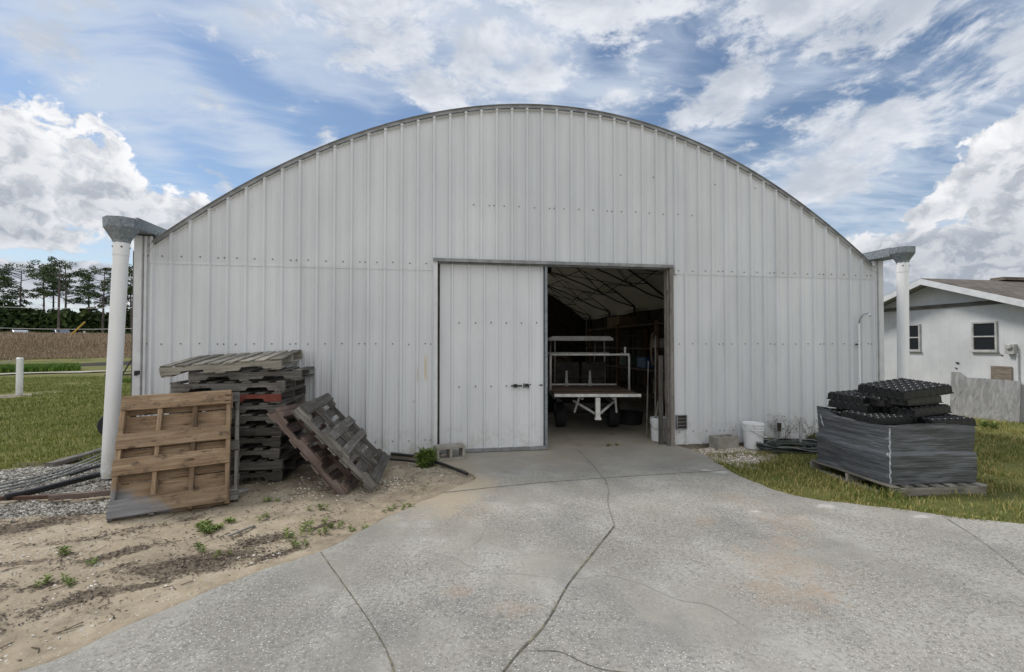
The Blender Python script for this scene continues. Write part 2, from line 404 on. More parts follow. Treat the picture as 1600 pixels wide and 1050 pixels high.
def f_galv(T, S, bump):
    v = T.obj(); k = T.vor(v, 55, 'Color'); s = T.sep(k)[0]
    n = T.noise(v, 4, 5, 0.6)
    c = T.mix(T.ss(s, 0, 1), (0.17, 0.20, 0.225), (0.28, 0.315, 0.34)); c = T.mix(T.ss(n, 0.45, 0.7, 0, 0.5), c, (0.14, 0.155, 0.165))
    S('Base Color', c); S('Metallic', 0.35); S('Roughness', 0.55); bump(n, 0.15, 0.01)
M['galv'] = mat('galvanised_steel', f_galv)
M['trim_grey'] = simple('dull_grey_trim', (0.25, 0.255, 0.26), 0.55, 0.4, 0.25)
M['white_trim'] = simple('off_white_trim', (0.62, 0.63, 0.64), 0.5, var=0.08)
def f_pvc(T, S, bump):
    v = T.obj(); x, y, z = T.sep(v)
    c = T.mix(T.ss(T.noise(T.map(v, sc=(6, 6, 0.8)), 1.4, 5, 0.6), 0.4, 0.75), (0.83, 0.84, 0.85), (0.70, 0.71, 0.72))
    c = T.mix(T.m('MULTIPLY', T.ss(z, 0.45, 0.0), T.ss(T.noise(v, 12, 5, 0.7), 0.35, 0.6, 0, 0.6)), c, (0.45, 0.40, 0.32))
    S('Base Color', c); S('Roughness', 0.38)
M['pvc'] = mat('white_pvc', f_pvc)
M['pvc_joint'] = simple('pipe_joint_line', (0.42, 0.43, 0.44), 0.5)
M['old_pvc'] = simple('dull_pvc', (0.42, 0.42, 0.41), 0.5, var=0.2)
def f_bucket(T, S, bump):
    v = T.obj(); c = T.mix(T.ss(T.noise(v, 9, 6, 0.7), 0.52, 0.72, 0, 0.55), (0.80, 0.81, 0.82), (0.38, 0.36, 0.33))
    S('Base Color', c); S('Roughness', 0.35); S('Subsurface Weight', 0.0)
M['bucket'] = mat('white_bucket_plastic', f_bucket)
def f_cmu(T, S, bump):
    v = T.obj(); n = T.noise(v, 90, 3, 0.7); b = T.noise(v, 6, 5, 0.6)
    c = T.mix(T.ss(b, 0.3, 0.7), (0.25, 0.235, 0.20), (0.38, 0.36, 0.32)); c = T.mix(T.ss(n, 0.55, 0.72, 0, 0.5), c, (0.13, 0.12, 0.10))
    S('Base Color', c); S('Roughness', 0.95); bump(T.m('ADD', n, T.m('MULTIPLY', T.noise(v, 220, 2), 0.6)), 0.6, 0.004)
M['cmu'] = mat('concrete_block', f_cmu)
M['black_plastic'] = simple('black_plastic', (0.009, 0.0095, 0.0105), 0.36, var=0.3, scale=20)
M['black_pipe'] = simple('black_pipe', (0.018, 0.018, 0.020), 0.38, var=0.3)
M['dark_hose'] = simple('dark_green_hose', (0.030, 0.042, 0.034), 0.42, var=0.4, scale=3)
M['grey_hose'] = simple('grey_hose', (0.17, 0.18, 0.18), 0.45, var=0.3)
M['rubber'] = simple('tyre_rubber', (0.018, 0.018, 0.019), 0.75, var=0.2, bmp=0.2)
M['rust'] = simple('rusty_iron', (0.085, 0.048, 0.032), 0.85, 0.2, 0.4, scale=12, bmp=0.4)
M['dark_steel'] = simple('dark_steel', (0.045, 0.042, 0.040), 0.6, 0.5, 0.3)
M['brass'] = simple('dull_brass', (0.30, 0.24, 0.15), 0.4, 0.8)
M['chrome'] = simple('dull_chrome', (0.45, 0.46, 0.47), 0.3, 0.9)
M['dirty_white'] = simple('chipped_white_paint', (0.55, 0.55, 0.53), 0.5, var=0.2, scale=10)
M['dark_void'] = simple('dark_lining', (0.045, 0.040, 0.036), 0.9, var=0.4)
M['rope'] = simple('rope', (0.40, 0.38, 0.33), 0.9)
M['asphalt'] = simple('asphalt', (0.06, 0.06, 0.06), 0.9)
M['tan_rope'] = simple('tan_hose', (0.26, 0.20, 0.13), 0.7)
M['soffit'] = simple('grey_soffit', (0.30, 0.30, 0.29), 0.8)
M['yellow'] = simple('yellow_plastic', (0.62, 0.40, 0.06), 0.5)
def f_wrap(T, S, bump):
    v = T.obj(); x, y, z = T.sep(v)
    wv = T.m('MULTIPLY', T.noise(v, 3.0, 3), 0.035)
    vv = T.comb(x, y, T.m('ADD', z, wv))
    n = T.noise(T.map(vv, sc=(2.2, 2.2, 75)), 1.0, 6, 0.62); n2 = T.noise(T.map(vv, sc=(0.8, 0.8, 9)), 1.0, 4, 0.6)
    f = T.m('ADD', T.m('MULTIPLY', n, 0.6), T.m('MULTIPLY', n2, 0.4))
    c = T.ramp(f, [(0.30, (0.030, 0.033, 0.038)), (0.48, (0.066, 0.072, 0.083)), (0.62, (0.150, 0.162, 0.182)), (0.76, (0.34, 0.36, 0.39))])
    sh = T.ss(T.noise(T.map(vv, sc=(3, 3, 120)), 1.0, 4, 0.7), 0.60, 0.74, 0, 0.75)
    c = T.mix(sh, c, (0.46, 0.48, 0.51))  # film highlights painted into the colour as bright streaks
    S('Base Color', c); S('Roughness', T.ss(n2, 0.35, 0.65, 0.22, 0.42)); S('Specular IOR Level', 0.6); bump(n, 0.5, 0.012)
M['wrap'] = mat('grey_stretch_film', f_wrap)
M['wrap_light'] = simple('bunched_stretch_film', (0.36, 0.38, 0.41), 0.3, var=0.3, scale=30, bmp=0.3)

# concrete drive
def f_conc(T, S, bump):
    v = T.pos(); x, y, z = T.sep(v)
    b = T.noise(v, 0.55, 7, 0.68); b2 = T.noise(v, 2.3, 6, 0.65)
    c = T.mix(T.ss(b, 0.33, 0.67), (0.262, 0.249, 0.217), (0.388, 0.370, 0.326))
    c = T.mix(T.ss(b2, 0.45, 0.72, 0, 0.42), c, (0.52, 0.508, 0.48))
    c = T.mix(T.ss(T.noise(T.vm('ADD', v, (4, 9, 0)), 1.1, 5, 0.6), 0.50, 0.68, 0, 0.6), c, (0.215, 0.21, 0.20))
    # exposed shell aggregate
    wv = T.vm('ADD', v, T.vm('SCALE', T.vm('SUBTRACT', T.noise(v, 60, 2, color=True), (0.5, 0.5, 0.5)), None, 0.012))
    v1 = T.node('ShaderNodeTexVoronoi'); T.put(v1.inputs['Vector'], T.map(wv, rot=(0, 0, 0.5), sc=(1, 1.6, 1))); v1.inputs['Scale'].default_value = 58
    r1 = T.sep(v1.outputs['Color']); smask = T.m('MULTIPLY', T.ss(v1.outputs['Distance'], 0.36, 0.20), T.ss(r1[0], 0.50, 0.60))
    v2 = T.node('ShaderNodeTexVoronoi'); T.put(v2.inputs['Vector'], T.map(wv, rot=(0, 0, -0.9), sc=(1.5, 1, 1))); v2.inputs['Scale'].default_value = 105
    r2 = T.sep(v2.outputs['Color']); smask2 = T.m('MULTIPLY', T.ss(v2.outputs['Distance'], 0.38, 0.20), T.ss(r2[1], 0.45, 0.6))
    worn = T.m('MULTIPLY', T.ss(T.noise(v, 0.9, 5, 0.6), 0.34, 0.56, 0.2, 1.0), T.ss(y, -0.55, -1.7, 0.12, 1.0))
    c = T.mix(T.m('MULTIPLY', T.ss(T.noise(v, 38, 4, 0.7), 0.46, 0.64, 0, 0.65), worn), c, (0.14, 0.136, 0.126))
    c = T.mix(T.m('MULTIPLY', smask2, T.m('MULTIPLY', worn, 0.75)), c, T.mix(r2[2], (0.50, 0.49, 0.46), (0.66, 0.65, 0.62)))
    c = T.mix(T.m('MULTIPLY', smask, T.m('MULTIPLY', worn, 0.85)), c, T.mix(r1[1], (0.52, 0.51, 0.48), (0.80, 0.79, 0.75)))
    # rust-brown soil stains
    for (sx, sy, rr, a) in ((2.45, -3.75, 0.40, 0.30), (3.1, -3.0, 0.34, 0.22), (2.15, -4.05, 0.30, 0.26), (3.0, -2.35, 0.3, 0.16), (0.12, -3.72, 0.12, 0.3), (0.45, -3.95, 0.14, 0.25), (1.75, -0.35, 0.9, 0.22), (2.75, -3.35, 0.22, 0.26), (2.35, -2.9, 0.14, 0.22)):
        dd = T.vm('DISTANCE', T.comb(x, y, 0.0), (sx, sy, 0))
        q = T.m('ADD', T.m('DIVIDE', dd, rr), T.m('MULTIPLY', T.m('SUBTRACT', T.noise(v, 6, 5, 0.7), 0.5), 3.6))
        c = T.mix(T.ss(q, 1.05, 0.0, 0, a), c, (0.40, 0.27, 0.17))
    for (sx, sy, rr) in ((3.42, -1.47, 0.13), (3.30, -1.38, 0.08), (3.72, -2.72, 0.10), (2.95, -2.75, 0.05), (4.35, -3.1, 0.09)):
        dd = T.vm('DISTANCE', T.map(T.comb(x, y, 0.0), sc=(1, 1.6, 1)), (sx, sy*1.6, 0))
        q = T.m('ADD', T.m('DIVIDE', dd, rr), T.m('MULTIPLY', T.m('SUBTRACT', T.noise(v, 12, 5, 0.7), 0.5), 3.0)); c = T.mix(T.ss(q, 1.2, 0.4, 0, 0.6), c, (0.60, 0.59, 0.56))
    # sand washed over the left edge near the block, and tan film by the door
    dd = T.vm('DISTANCE', T.map(T.comb(x, y, 0.0), sc=(1, 0.55, 1)), (-0.02, -0.68, 0))
    q = T.m('ADD', dd, T.m('MULTIPLY', T.m('SUBTRACT', T.noise(v, 2.6, 6, 0.65), 0.5), 0.9))
    c = T.mix(T.ss(q, 0.85, 0.30, 0, 0.9), c, (0.42, 0.35, 0.255))
    c = T.mix(T.ss(T.m('ADD', y, T.m('MULTIPLY', T.noise(v, 1.6, 5), 1.4)), -0.6, 0.35, 0, 0.6), c, (0.34, 0.305, 0.25))
    # pale spalls
    q = T.noise(T.vm('ADD', v, (11, 3, 0)), 2.2, 6, 0.75)
    c = T.mix(T.ss(q, 0.70, 0.76, 0, 0.6), c, (0.58, 0.58, 0.56))
    S('Base Color', c); S('Roughness', 0.9); S('Specular IOR Level', 0.3)
    bump(T.m('ADD', T.m('MULTIPLY', T.m('ADD', smask, smask2), 0.6), T.noise(v, 110, 4, 0.7)), 0.55, 0.0035)
M['concrete'] = mat('shell_concrete', f_conc)
def f_floor(T, S, bump):
    v = T.pos(); c = T.ramp(T.noise(v, 0.9, 6, 0.6), [(0.35, (0.27, 0.24, 0.20)), (0.65, (0.42, 0.38, 0.31))])
    c = T.mix(T.ss(T.noise(v, 2.4, 6, 0.7), 0.56, 0.7, 0, 0.6), c, (0.10, 0.09, 0.08)); S('Base Color', c); S('Roughness', 0.7)
M['barn_floor'] = mat('stained_floor_slab', f_floor)
def f_crack(T, S, bump):
    v = T.pos(); S('Base Color', T.ramp(T.noise(v, 14, 5, 0.7), [(0.35, (0.05, 0.046, 0.037)), (0.5, (0.12, 0.112, 0.080)), (0.66, (0.27, 0.245, 0.17))])); S('Roughness', 1.0)
M['crack'] = mat('dirt_filled_joint', f_crack)
def f_crack2(T, S, bump):
    v = T.pos(); S('Base Color', T.ramp(T.noise(v, 9, 5, 0.7), [(0.35, (0.14, 0.135, 0.12)), (0.6, (0.26, 0.245, 0.21))])); S('Roughness', 1.0)
M['crack_soft'] = mat('sand_filled_joint', f_crack2)

# ground, weights painted per vertex: R sand, G gravel, B litter ; soil under grass otherwise
def f_ground(T, S, bump):
    v = T.pos(); w = T.node('ShaderNodeAttribute'); w.attribute_name = 'cover'; r, g, b = T.sep(w.outputs['Vector'])
    w2 = T.node('ShaderNodeAttribute'); w2.attribute_name = 'cover_far'; r2, g2, b2 = T.sep(w2.outputs['Vector'])
    n1 = T.noise(v, 5, 6, 0.7); n2 = T.noise(v, 26, 5, 0.7); nb = T.noise(v, 0.8, 5, 0.6)
    grass = T.ramp(T.m('ADD', T.m('MULTIPLY', nb, 0.6), T.m('MULTIPLY', n2, 0.4)), [(0.32, (0.085, 0.095, 0.030)), (0.5, (0.145, 0.150, 0.048)), (0.68, (0.24, 0.21, 0.085))])
    gg = T.ss(T.vor(v, 34), 0.0, 0.6)
    sand = T.ramp(T.m('ADD', T.m('MULTIPLY', nb, 0.5), T.m('MULTIPLY', n1, 0.5)), [(0.34, (0.22, 0.182, 0.135)), (0.5, (0.385, 0.322, 0.235)), (0.66, (0.53, 0.460, 0.355))])
    sp = T.node('ShaderNodeTexVoronoi'); T.put(sp.inputs['Vector'], v); sp.inputs['Scale'].default_value = 60
    cc = T.sep(sp.outputs['Color'])
    sand = T.mix(T.m('MULTIPLY', T.ss(sp.outputs['Distance'], 0.30, 0.15), T.ss(cc[0], 0.90, 0.93)), sand, (0.72, 0.69, 0.63))
    sand = T.mix(T.m('MULTIPLY', T.ss(sp.outputs['Distance'], 0.35, 0.15), T.ss(cc[1], 0.90, 0.93, 0, 0.7)), sand, (0.10, 0.08, 0.06))
    sand = T.mix(T.ss(T.noise(v, 3.2, 7, 0.75), 0.50, 0.64, 0, 0.6), sand, (0.215, 0.180, 0.135)); sand = T.mix(T.ss(n2, 0.55, 0.75, 0, 0.4), sand, (0.20, 0.16, 0.12))
    gv = T.node('ShaderNodeTexVoronoi'); T.put(gv.inputs['Vector'], v); gv.inputs['Scale'].default_value = 42
    gc = T.sep(gv.outputs['Color'])
    grav = T.mix(gc[0], (0.16, 0.15, 0.135), (0.50, 0.48, 0.44)); grav = T.mix(T.ss(gv.outputs['Distance'], 0.3, 0.6), grav, (0.07, 0.06, 0.05))
    lit = T.ramp(T.noise(v, 48, 6, 0.8), [(0.36, (0.035, 0.026, 0.019)), (0.55, (0.115, 0.088, 0.066)), (0.72, (0.22, 0.18, 0.14))])
    def edge(q, amt=0.55): return T.ss(T.m('ADD', q, T.m('MULTIPLY', T.m('SUBTRACT', T.m('ADD', T.m('MULTIPLY', n1, 0.5), T.m('MULTIPLY', n2, 0.5)), 0.5), amt*2.4)), 0.40, 0.60)
    c = T.mix(edge(r), grass, sand); c = T.mix(edge(g), c, grav); c = T.mix(T.m('MULTIPLY', edge(b, 0.9), 0.75), c, lit)
    dry = T.ramp(T.noise(v, 1.2, 6, 0.7), [(0.35, (0.19, 0.145, 0.10)), (0.65, (0.32, 0.25, 0.18))])
    c = T.mix(edge(r2, 0.3), c, dry); c = T.mix(edge(g2, 0.3), c, (0.045, 0.04, 0.036))
    S('Base Color', c); S('Roughness', 1.0); S('Specular IOR Level', 0.15)
    h = T.m('ADD', T.m('MULTIPLY', n2, 0.6), T.m('ADD', T.m('MULTIPLY', T.noise(v, 90, 3, 0.7), 0.3), T.m('MULTIPLY', T.m('MULTIPLY', gv.outputs['Distance'], g), -0.8)))
    bump(h, 0.8, 0.02)
M['ground'] = mat('ground_cover', f_ground)

def leafmat(name, c0, c1, c2, patch=None, rough=0.6, trans=0.0):
    def fn(T, S, bump):
        t = T.attr('tint', 'Fac'); v = T.pos()
        f = T.m('ADD', T.m('MULTIPLY', t, 0.55), T.m('MULTIPLY', T.noise(v, patch or 1.0, 4, 0.6), 0.45))
        S('Base Color', T.ramp(f, [(0.26, c0), (0.50, c1), (0.76, c2)])); S('Roughness', rough); S('Specular IOR Level', 0.25)
        if trans: S('Subsurface Weight', 0.0)
    return mat(name, fn)
M['blade_r'] = leafmat('mixed_turf_blades', (0.10, 0.155, 0.030), (0.225, 0.235, 0.065), (0.50, 0.40, 0.18), 0.9)
M['blade_l'] = leafmat('lawn_blades', (0.115, 0.155, 0.030), (0.215, 0.250, 0.058), (0.36, 0.35, 0.12), 0.5)
M['blade_dry'] = leafmat('dry_field_blades', (0.20, 0.165, 0.085), (0.34, 0.25, 0.175), (0.50, 0.39, 0.29), 0.10)
M['blade_bright'] = leafmat('bright_grass_blades', (0.06, 0.12, 0.018), (0.11, 0.20, 0.03), (0.18, 0.28, 0.05), 0.3)
M['weed'] = leafmat('weed_leaves', (0.085, 0.135, 0.030), (0.16, 0.23, 0.055), (0.30, 0.34, 0.11), 3)
M['pine'] = leafmat('pine_needles', (0.022, 0.044, 0.014), (0.050, 0.088, 0.028), (0.105, 0.150, 0.050), 0.3)
M['bush'] = leafmat('woodland_leaves', (0.018, 0.034, 0.010), (0.042, 0.070, 0.020), (0.088, 0.124, 0.036), 0.12)
M['bark'] = simple('pine_bark', (0.10, 0.085, 0.075), 0.95, var=0.35, scale=2)
M['chip'] = leafmat('dead_leaf_litter', (0.030, 0.022, 0.016), (0.095, 0.070, 0.052), (0.24, 0.19, 0.14), 8)
M['twig'] = simple('dry_twigs', (0.115, 0.085, 0.065), 0.9, var=0.3)
def f_stone(T, S, bump):
    t = T.attr('tint', 'Fac'); S('Base Color', T.ramp(t, [(0.0, (0.07, 0.065, 0.055)), (0.4, (0.25, 0.235, 0.205)), (0.8, (0.44, 0.42, 0.375)), (1.0, (0.60, 0.58, 0.53))])); S('Roughness', 0.85)
M['stone'] = mat('gravel_stones', f_stone)
def f_stone2(T, S, bump):
    t = T.attr('tint', 'Fac'); S('Base Color', T.ramp(t, [(0.0, (0.22, 0.17, 0.12)), (0.4, (0.42, 0.36, 0.28)), (0.75, (0.62, 0.56, 0.47)), (1.0, (0.80, 0.77, 0.70))])); S('Roughness', 0.85)
M['shell_stone'] = mat('shell_pebbles', f_stone2)

# ================================================================ terrain
DL = [(0.02, 0.06), (0.03, -0.57), (0.27, -0.82), (0.41, -1.26), (0.09, -1.68), (-0.49, -2.39), (-0.9, -2.96), (-1.34, -3.32), (-1.72, -3.78), (-1.98, -4.09), (-2.9, -5.0), (-4.6, -6.6), (-8.0, -9.5), (-9, -14)]
DR = [(3.66, 0.06), (3.71, -0.2), (3.75, -0.6), (3.58, -1.44), (3.58, -2.12), (3.76, -2.53), (4.34, -2.89), (4.69, -3.17), (5.07, -3.39), (6.4, -4.1), (9.5, -5.3), (16, -6.5), (16, -14)]
def dense(pts, step=0.05, amp=0.018, sd=1):
    out = []
    for i in range(len(pts)-1):
        a = np.array(pts[i]); b = np.array(pts[i+1])
        p0 = np.array(pts[max(i-1, 0)]); p3 = np.array(pts[min(i+2, len(pts)-1)])
        n = max(1, int(np.linalg.norm(b-a)/step))
        for k in range(n):
            t = k/n; m0 = (b-p0)/2; m1 = (p3-a)/2
            q = (2*t**3-3*t**2+1)*a+(t**3-2*t**2+t)*m0+(-2*t**3+3*t**2)*b+(t**3-t**2)*m1
            out.append(q)
    out.append(np.array(pts[-1])); out = np.array(out)
    nx = (fbm(out[:, 0]+sd*7, out[:, 1], 6, 4)-0.5)*amp*4; ny = (fbm(out[:, 0], out[:, 1]+sd*5, 6, 4)-0.5)*amp*4
    out[:, 0] += nx; out[:, 1] += ny
    return out
EL = dense(DL, sd=1); ER = dense(DR, sd=2)
DRIVE = np.concatenate([EL, ER[::-1]])
def inside(x, y, poly):
    x = np.asarray(x, float); y = np.asarray(y, float); r = np.zeros(x.shape, bool)
    px, py = poly[:, 0], poly[:, 1]; j = len(poly)-1
    for i in range(len(poly)):
        c = ((py[i] > y) != (py[j] > y)) & (x < (px[j]-px[i])*(y-py[i])/(py[j]-py[i]+1e-12)+px[i])
        r ^= c; j = i
    return r
def ldist(x, y, line):
    d = np.full(np.shape(x), 1e9)
    for i in range(len(line)-1):
        a = line[i]; b = line[i+1]; ab = b-a; L = ab@ab+1e-12
        t = np.clip(((x-a[0])*ab[0]+(y-a[1])*ab[1])/L, 0, 1)
        d = np.minimum(d, np.hypot(x-a[0]-t*ab[0], y-a[1]-t*ab[1]))
    return d
ELc = EL[::6]; ERc = ER[::6]
BX0, BX1, BD = -3.94, 7.42, 15.7          # barn footprint
def hterrain(x, y):
    x = np.asarray(x, float); y = np.asarray(y, float)
    r = np.hypot(x, y+6.66)
    far = sm(r, 46, 74)*2.35
    h = far + (fbm(x, y, 0.15, 3)-0.5)*0.25*sm(r, 14, 40)
    near = (fbm(x+40, y+11, 1.3, 4)-0.5)*0.10 + (fbm(x, y, 7, 4)-0.5)*0.028
    h += near*sm(r, 60, 20)
    # slight swale where the downspout empties, flatter along the wall
    flat = ((x > BX0-0.1) & (x < BX1+0.1) & (y > -0.15) & (y < BD))
    h = np.where(flat, -0.06, h)
    return h-0.012
def litter_w(x, y):
    w = np.zeros(np.shape(x))
    for (a, b, rx, ry, ro, s) in LIT:
        c, sn = math.cos(ro), math.sin(ro); u = ((x-a)*c+(y-b)*sn)/rx; v = (-(x-a)*sn+(y-b)*c)/ry
        w = np.maximum(w, s*np.clip(1.25-np.hypot(u, v), 0, 1))
    return w
LIT = [(-3.9, -2.9, 0.8, 0.25, .1, .7), (-2.6, -3.15, .3, .08, .3, .6), (-1.25, -2.9, .3, .08, .6, .8), (-2.9, -2.35, .5, .07, .2, .6), (-1.6, -2.2, .3, .05, .2, .5), (-1.75, -2.95, 0.50, 0.24, 0.35, 1.0), (-1.42, -2.62, 0.3, 0.14, 0.3, .9), (-2.42, -2.72, 0.36, 0.10, 0.55, .85), (-2.2, -3.35, 0.40, 0.13, 0.5, .7), (-3.1, -2.75, 0.45, 0.10, 0.1, .65), (-3.0, -3.2, 0.35, 0.12, 0.2, .8), (-2.75, -3.65, 0.35, 0.14, .3, .8), (-3.6, -1.95, 0.7, 0.22, .15, .75),
       (-4.3, -2.4, 0.6, 0.2, .1, .8), (-1.0, -2.35, 0.25, 0.07, .8, .75), (-0.85, -1.15, 0.45, 0.16, .1, .5), (-3.5, -3.6, 0.5, 0.2, .1, .7), (-1.9, -3.25, 0.2, 0.07, .5, .8), (-2.3, -1.98, 0.12, 0.10, 0, .9), (-2.55, -2.15, 0.35, 0.07, .2, .6)]
def cover(x, y):
    """sand, gravel, litter weights"""
    dl = ldist(x, y, ELc); dr = ldist(x, y, ERc); n = fbm(x, y, 0.9, 4)-0.5
    left = x < 1.8
    # lawn line on the left: from (-6,-0.35) up to the corner of the barn
    lawn = (y - (0.10 + 0.10*np.sin(x*1.3)))*0.8 + n*1.2
    sand = np.where(left, sm(lawn, 0.25, -0.25), 0.0)
    sand = np.where(left & (x > -3.9) & (y > -0.5), 1.0, sand)
    # pebble / bare strip right of the jamb, fading towards the hose
    strip = sm(np.hypot((x-4.05)/0.75, (y+0.45)/0.75)+n*0.9, 1.1, 0.7)
    strip2 = sm(np.hypot((x-4.9)/0.9, (y+0.15)/0.38)+n*0.6, 1.1, 0.8)
    bare = np.maximum(strip, strip2*0.8)
    sand = np.where(~left, np.maximum(sand, bare), sand)
    post = sm(np.hypot(x+13.3, (y-10.0)*0.8)+n*2, 1.3, 0.5); sand = np.maximum(sand, post)
    sand = np.maximum(sand, 0.75*sm(np.abs(y-11.2+0.2*x)+n*3, 0.5, 0.1)*sm(x, -9, -12))
    gr = sm(np.hypot((x+4.45)/1.5, (y+0.45)/0.72)+n*1.1, 1.05, 0.8)*sm(x, -2.9, -3.4)
    gr = np.maximum(gr, strip*0.0*(x > 2)); gr = np.maximum(gr, 0.7*post)
    gr = np.maximum(gr, sm(ldist(x, y, np.array([(-5.6, -0.9), (-4.4, -1.5), (-3.3, -1.5)]))+n*0.6, .35, .12)*0.7)
    bark = sm(np.abs(y-(0.32+0.06*np.sin(x*2)))+n*0.7, 0.22, 0.05)*sm(x, -4.3, -5.0)
    lit = np.maximum(litter_w(x, y)*(left), bark*0.9)
    return sand, gr, lit
def grid_lines(lo, hi, a, b, step, grow=1.22):
    c = list(np.arange(a, b+1e-6, step)); s = step; p = c[-1]
    while p < hi: s *= grow; p += min(s, 9); c.append(p)
    s = step; p = c[0]; pre = []
    while p > lo: s *= grow; p -= min(s, 9); pre.append(p)
    return np.array(pre[::-1]+c)
gx = grid_lines(-230, 190, -7.0, 8.5, 0.05); gy = grid_lines(-70, 230, -4.8, 1.6, 0.05)
X, Y = np.meshgrid(gx, gy, indexing='ij'); Z = hterrain(X, Y)
s_, g_, l_ = cover(X, Y)
dred = np.where(inside(X, Y, DRIVE), 1, 0)
de = np.minimum(ldist(X, Y, ELc), ldist(X, Y, ERc))
# the soil meets the slab edge just below its top, then drops under it
blend = sm(de, 0.28, 0.0)
Z = np.where(dred == 1, -0.05, Z*(1-blend)+blend*np.where(X < 2, 0.004, 0.0))
# drifted sand spills a little over the slab near the wall on the left
nx_, ny_ = len(gx), len(gy)
idx = np.arange(nx_*ny_).reshape(nx_, ny_)
F = np.stack([idx[:-1, :-1], idx[1:, :-1], idx[1:, 1:], idx[:-1, 1:]], -1).reshape(-1, 4)
rr = np.hypot(X, Y+6.66)
fieldw = sm(rr+(fbm(X, Y, .2, 3)-.5)*6, 52, 55); dark = sm(np.abs(rr-47.0+(fbm(X, Y, .3, 3)-.5)*6), 3.5, 1.5)*sm(X, 0, -5)
cov = np.stack([s_, g_, l_], -1).reshape(-1, 3); cov2 = np.stack([fieldw, dark, 0*rr], -1).reshape(-1, 3)
ground = raw_mesh('ground', np.stack([X, Y, Z], -1).reshape(-1, 3), F, M['ground'], {'cover': ('FLOAT_VECTOR', cov), 'cover_far': ('FLOAT_VECTOR', cov2)}, smooth=True)
tag(ground, kind='structure')

# ---------------------------------------------------------------- driveway slab
def build_drive():
    bm = bmesh.new()
    top = 0.022
    vs = [bm.verts.new((p[0], p[1], top)) for p in DRIVE]
    f = bm.faces.new(vs); 
    if f.normal.z < 0: f.normal_flip()
    r = bmesh.ops.extrude_face_region(bm, geom=[f])
    bmesh.ops.translate(bm, vec=(0, 0, -0.10), verts=[e for e in r['geom'] if isinstance(e, bmesh.types.BMVert)])
    bmesh.ops.recalc_face_normals(bm, faces=bm.faces)
    # joints and cracks: thin ragged ribbons of dirt lying in the slab
    def ribbon(pts, w, mi, sd, wob=0.012, step=0.03):
        line = dense(pts, step, wob, sd); n = len(line)
        L = []; Rr = []
        for i in range(n):
            t = line[min(i+1, n-1)]-line[max(i-1, 0)]; t = t/(np.linalg.norm(t)+1e-9); nn = np.array([-t[1], t[0]])
            ww = w*(0.35+1.3*float(fbm(line[i][0]+sd, line[i][1], 9, 3)))*(0.2 if i in (0, n-1) else 1)
            a = line[i]+nn*ww/2; b = line[i]-nn*ww/2
            L.append(bm.verts.new((a[0], a[1], top+0.0035))); Rr.append(bm.verts.new((b[0], b[1], top+0.0035)))
        for i in range(n-1):
            q = bm.faces.new((L[i], Rr[i], Rr[i+1], L[i+1])); q.material_index = mi
            q.normal_update()
            if q.normal.z < 0: q.normal_flip()
    ribbon([(0.0, -4.95), (0.33, -4.43), (0.58, -4.14), (0.85, -3.72), (1.17, -3.3), (1.50, -2.87)], 0.0115, 1, 1, 0.0010)
    ribbon([(1.50, -2.87), (1.66, -2.3), (1.80, -1.95), (1.91, -1.55)], 0.011, 2, 2, 0.0012)
    ribbon([(1.91, -1.55), (1.98, -0.9), (2.05, 0.0)], 0.012, 2, 12, 0.006)
    ribbon([(0.02, -1.74), (0.9, -1.59), (1.66, -1.51), (2.6, -1.46), (3.56, -1.42)], 0.016, 2, 3, 0.003)
    ribbon([(-0.89, -2.99), (-0.57, -3.6), (-0.37, -3.99), (-0.22, -4.35), (-0.10, -4.9)], 0.0075, 1, 4, 0.002)
    ribbon([(4.57, -3.12), (4.26, -3.67), (3.94, -4.12), (3.5, -4.7)], 0.011, 2, 5, 0.004)
    ribbon([(0.88, -3.68), (1.12, -3.67), (1.3, -3.80), (1.44, -4.0), (1.62, -4.12), (1.7, -4.4)], 0.0022, 2, 6, 0.008)
    ribbon([(0.86, -3.70), (0.6, -3.58), (0.3, -3.5), (0.1, -3.25), (-0.15, -3.1)], 0.002, 2, 7, 0.014)
    ribbon([(0.42, -4.33), (0.6, -4.36), (0.75, -4.5), (1.0, -4.6)], 0.004, 1, 8, 0.006)
    ribbon([(0.10, -1.95), (0.4, -2.3), (0.35, -2.9), (0.0, -3.3)], 0.0015, 2, 9, 0.008)
    ribbon([(2.0, -0.55), (2.4, -0.9), (2.62, -1.45)], 0.002, 2, 10, 0.02)
    ribbon([(2.6, -1.48), (2.9, -2.2), (3.3, -2.5), (3.7, -3.3)], 0.0015, 2, 11, 0.02)
    me = bpy.data.meshes.new('driveway'); bm.to_mesh(me); bm.free()
    for m in (M['concrete'], M['crack'], M['crack_soft']): me.materials.append(m)
    o = bpy.data.objects.new('driveway', me); COL.objects.link(o); tag(o, kind='structure'); return o
build_drive()
TOP = 0.022
b = MB(); b.box(((BX0+BX1)/2, 0.062+(BD-0.062)/2, -0.04), (BX1-BX0-0.02, BD-0.062, 0.12)); fl = b.build('barn_floor', M['barn_floor']); tag(fl, kind='structure')

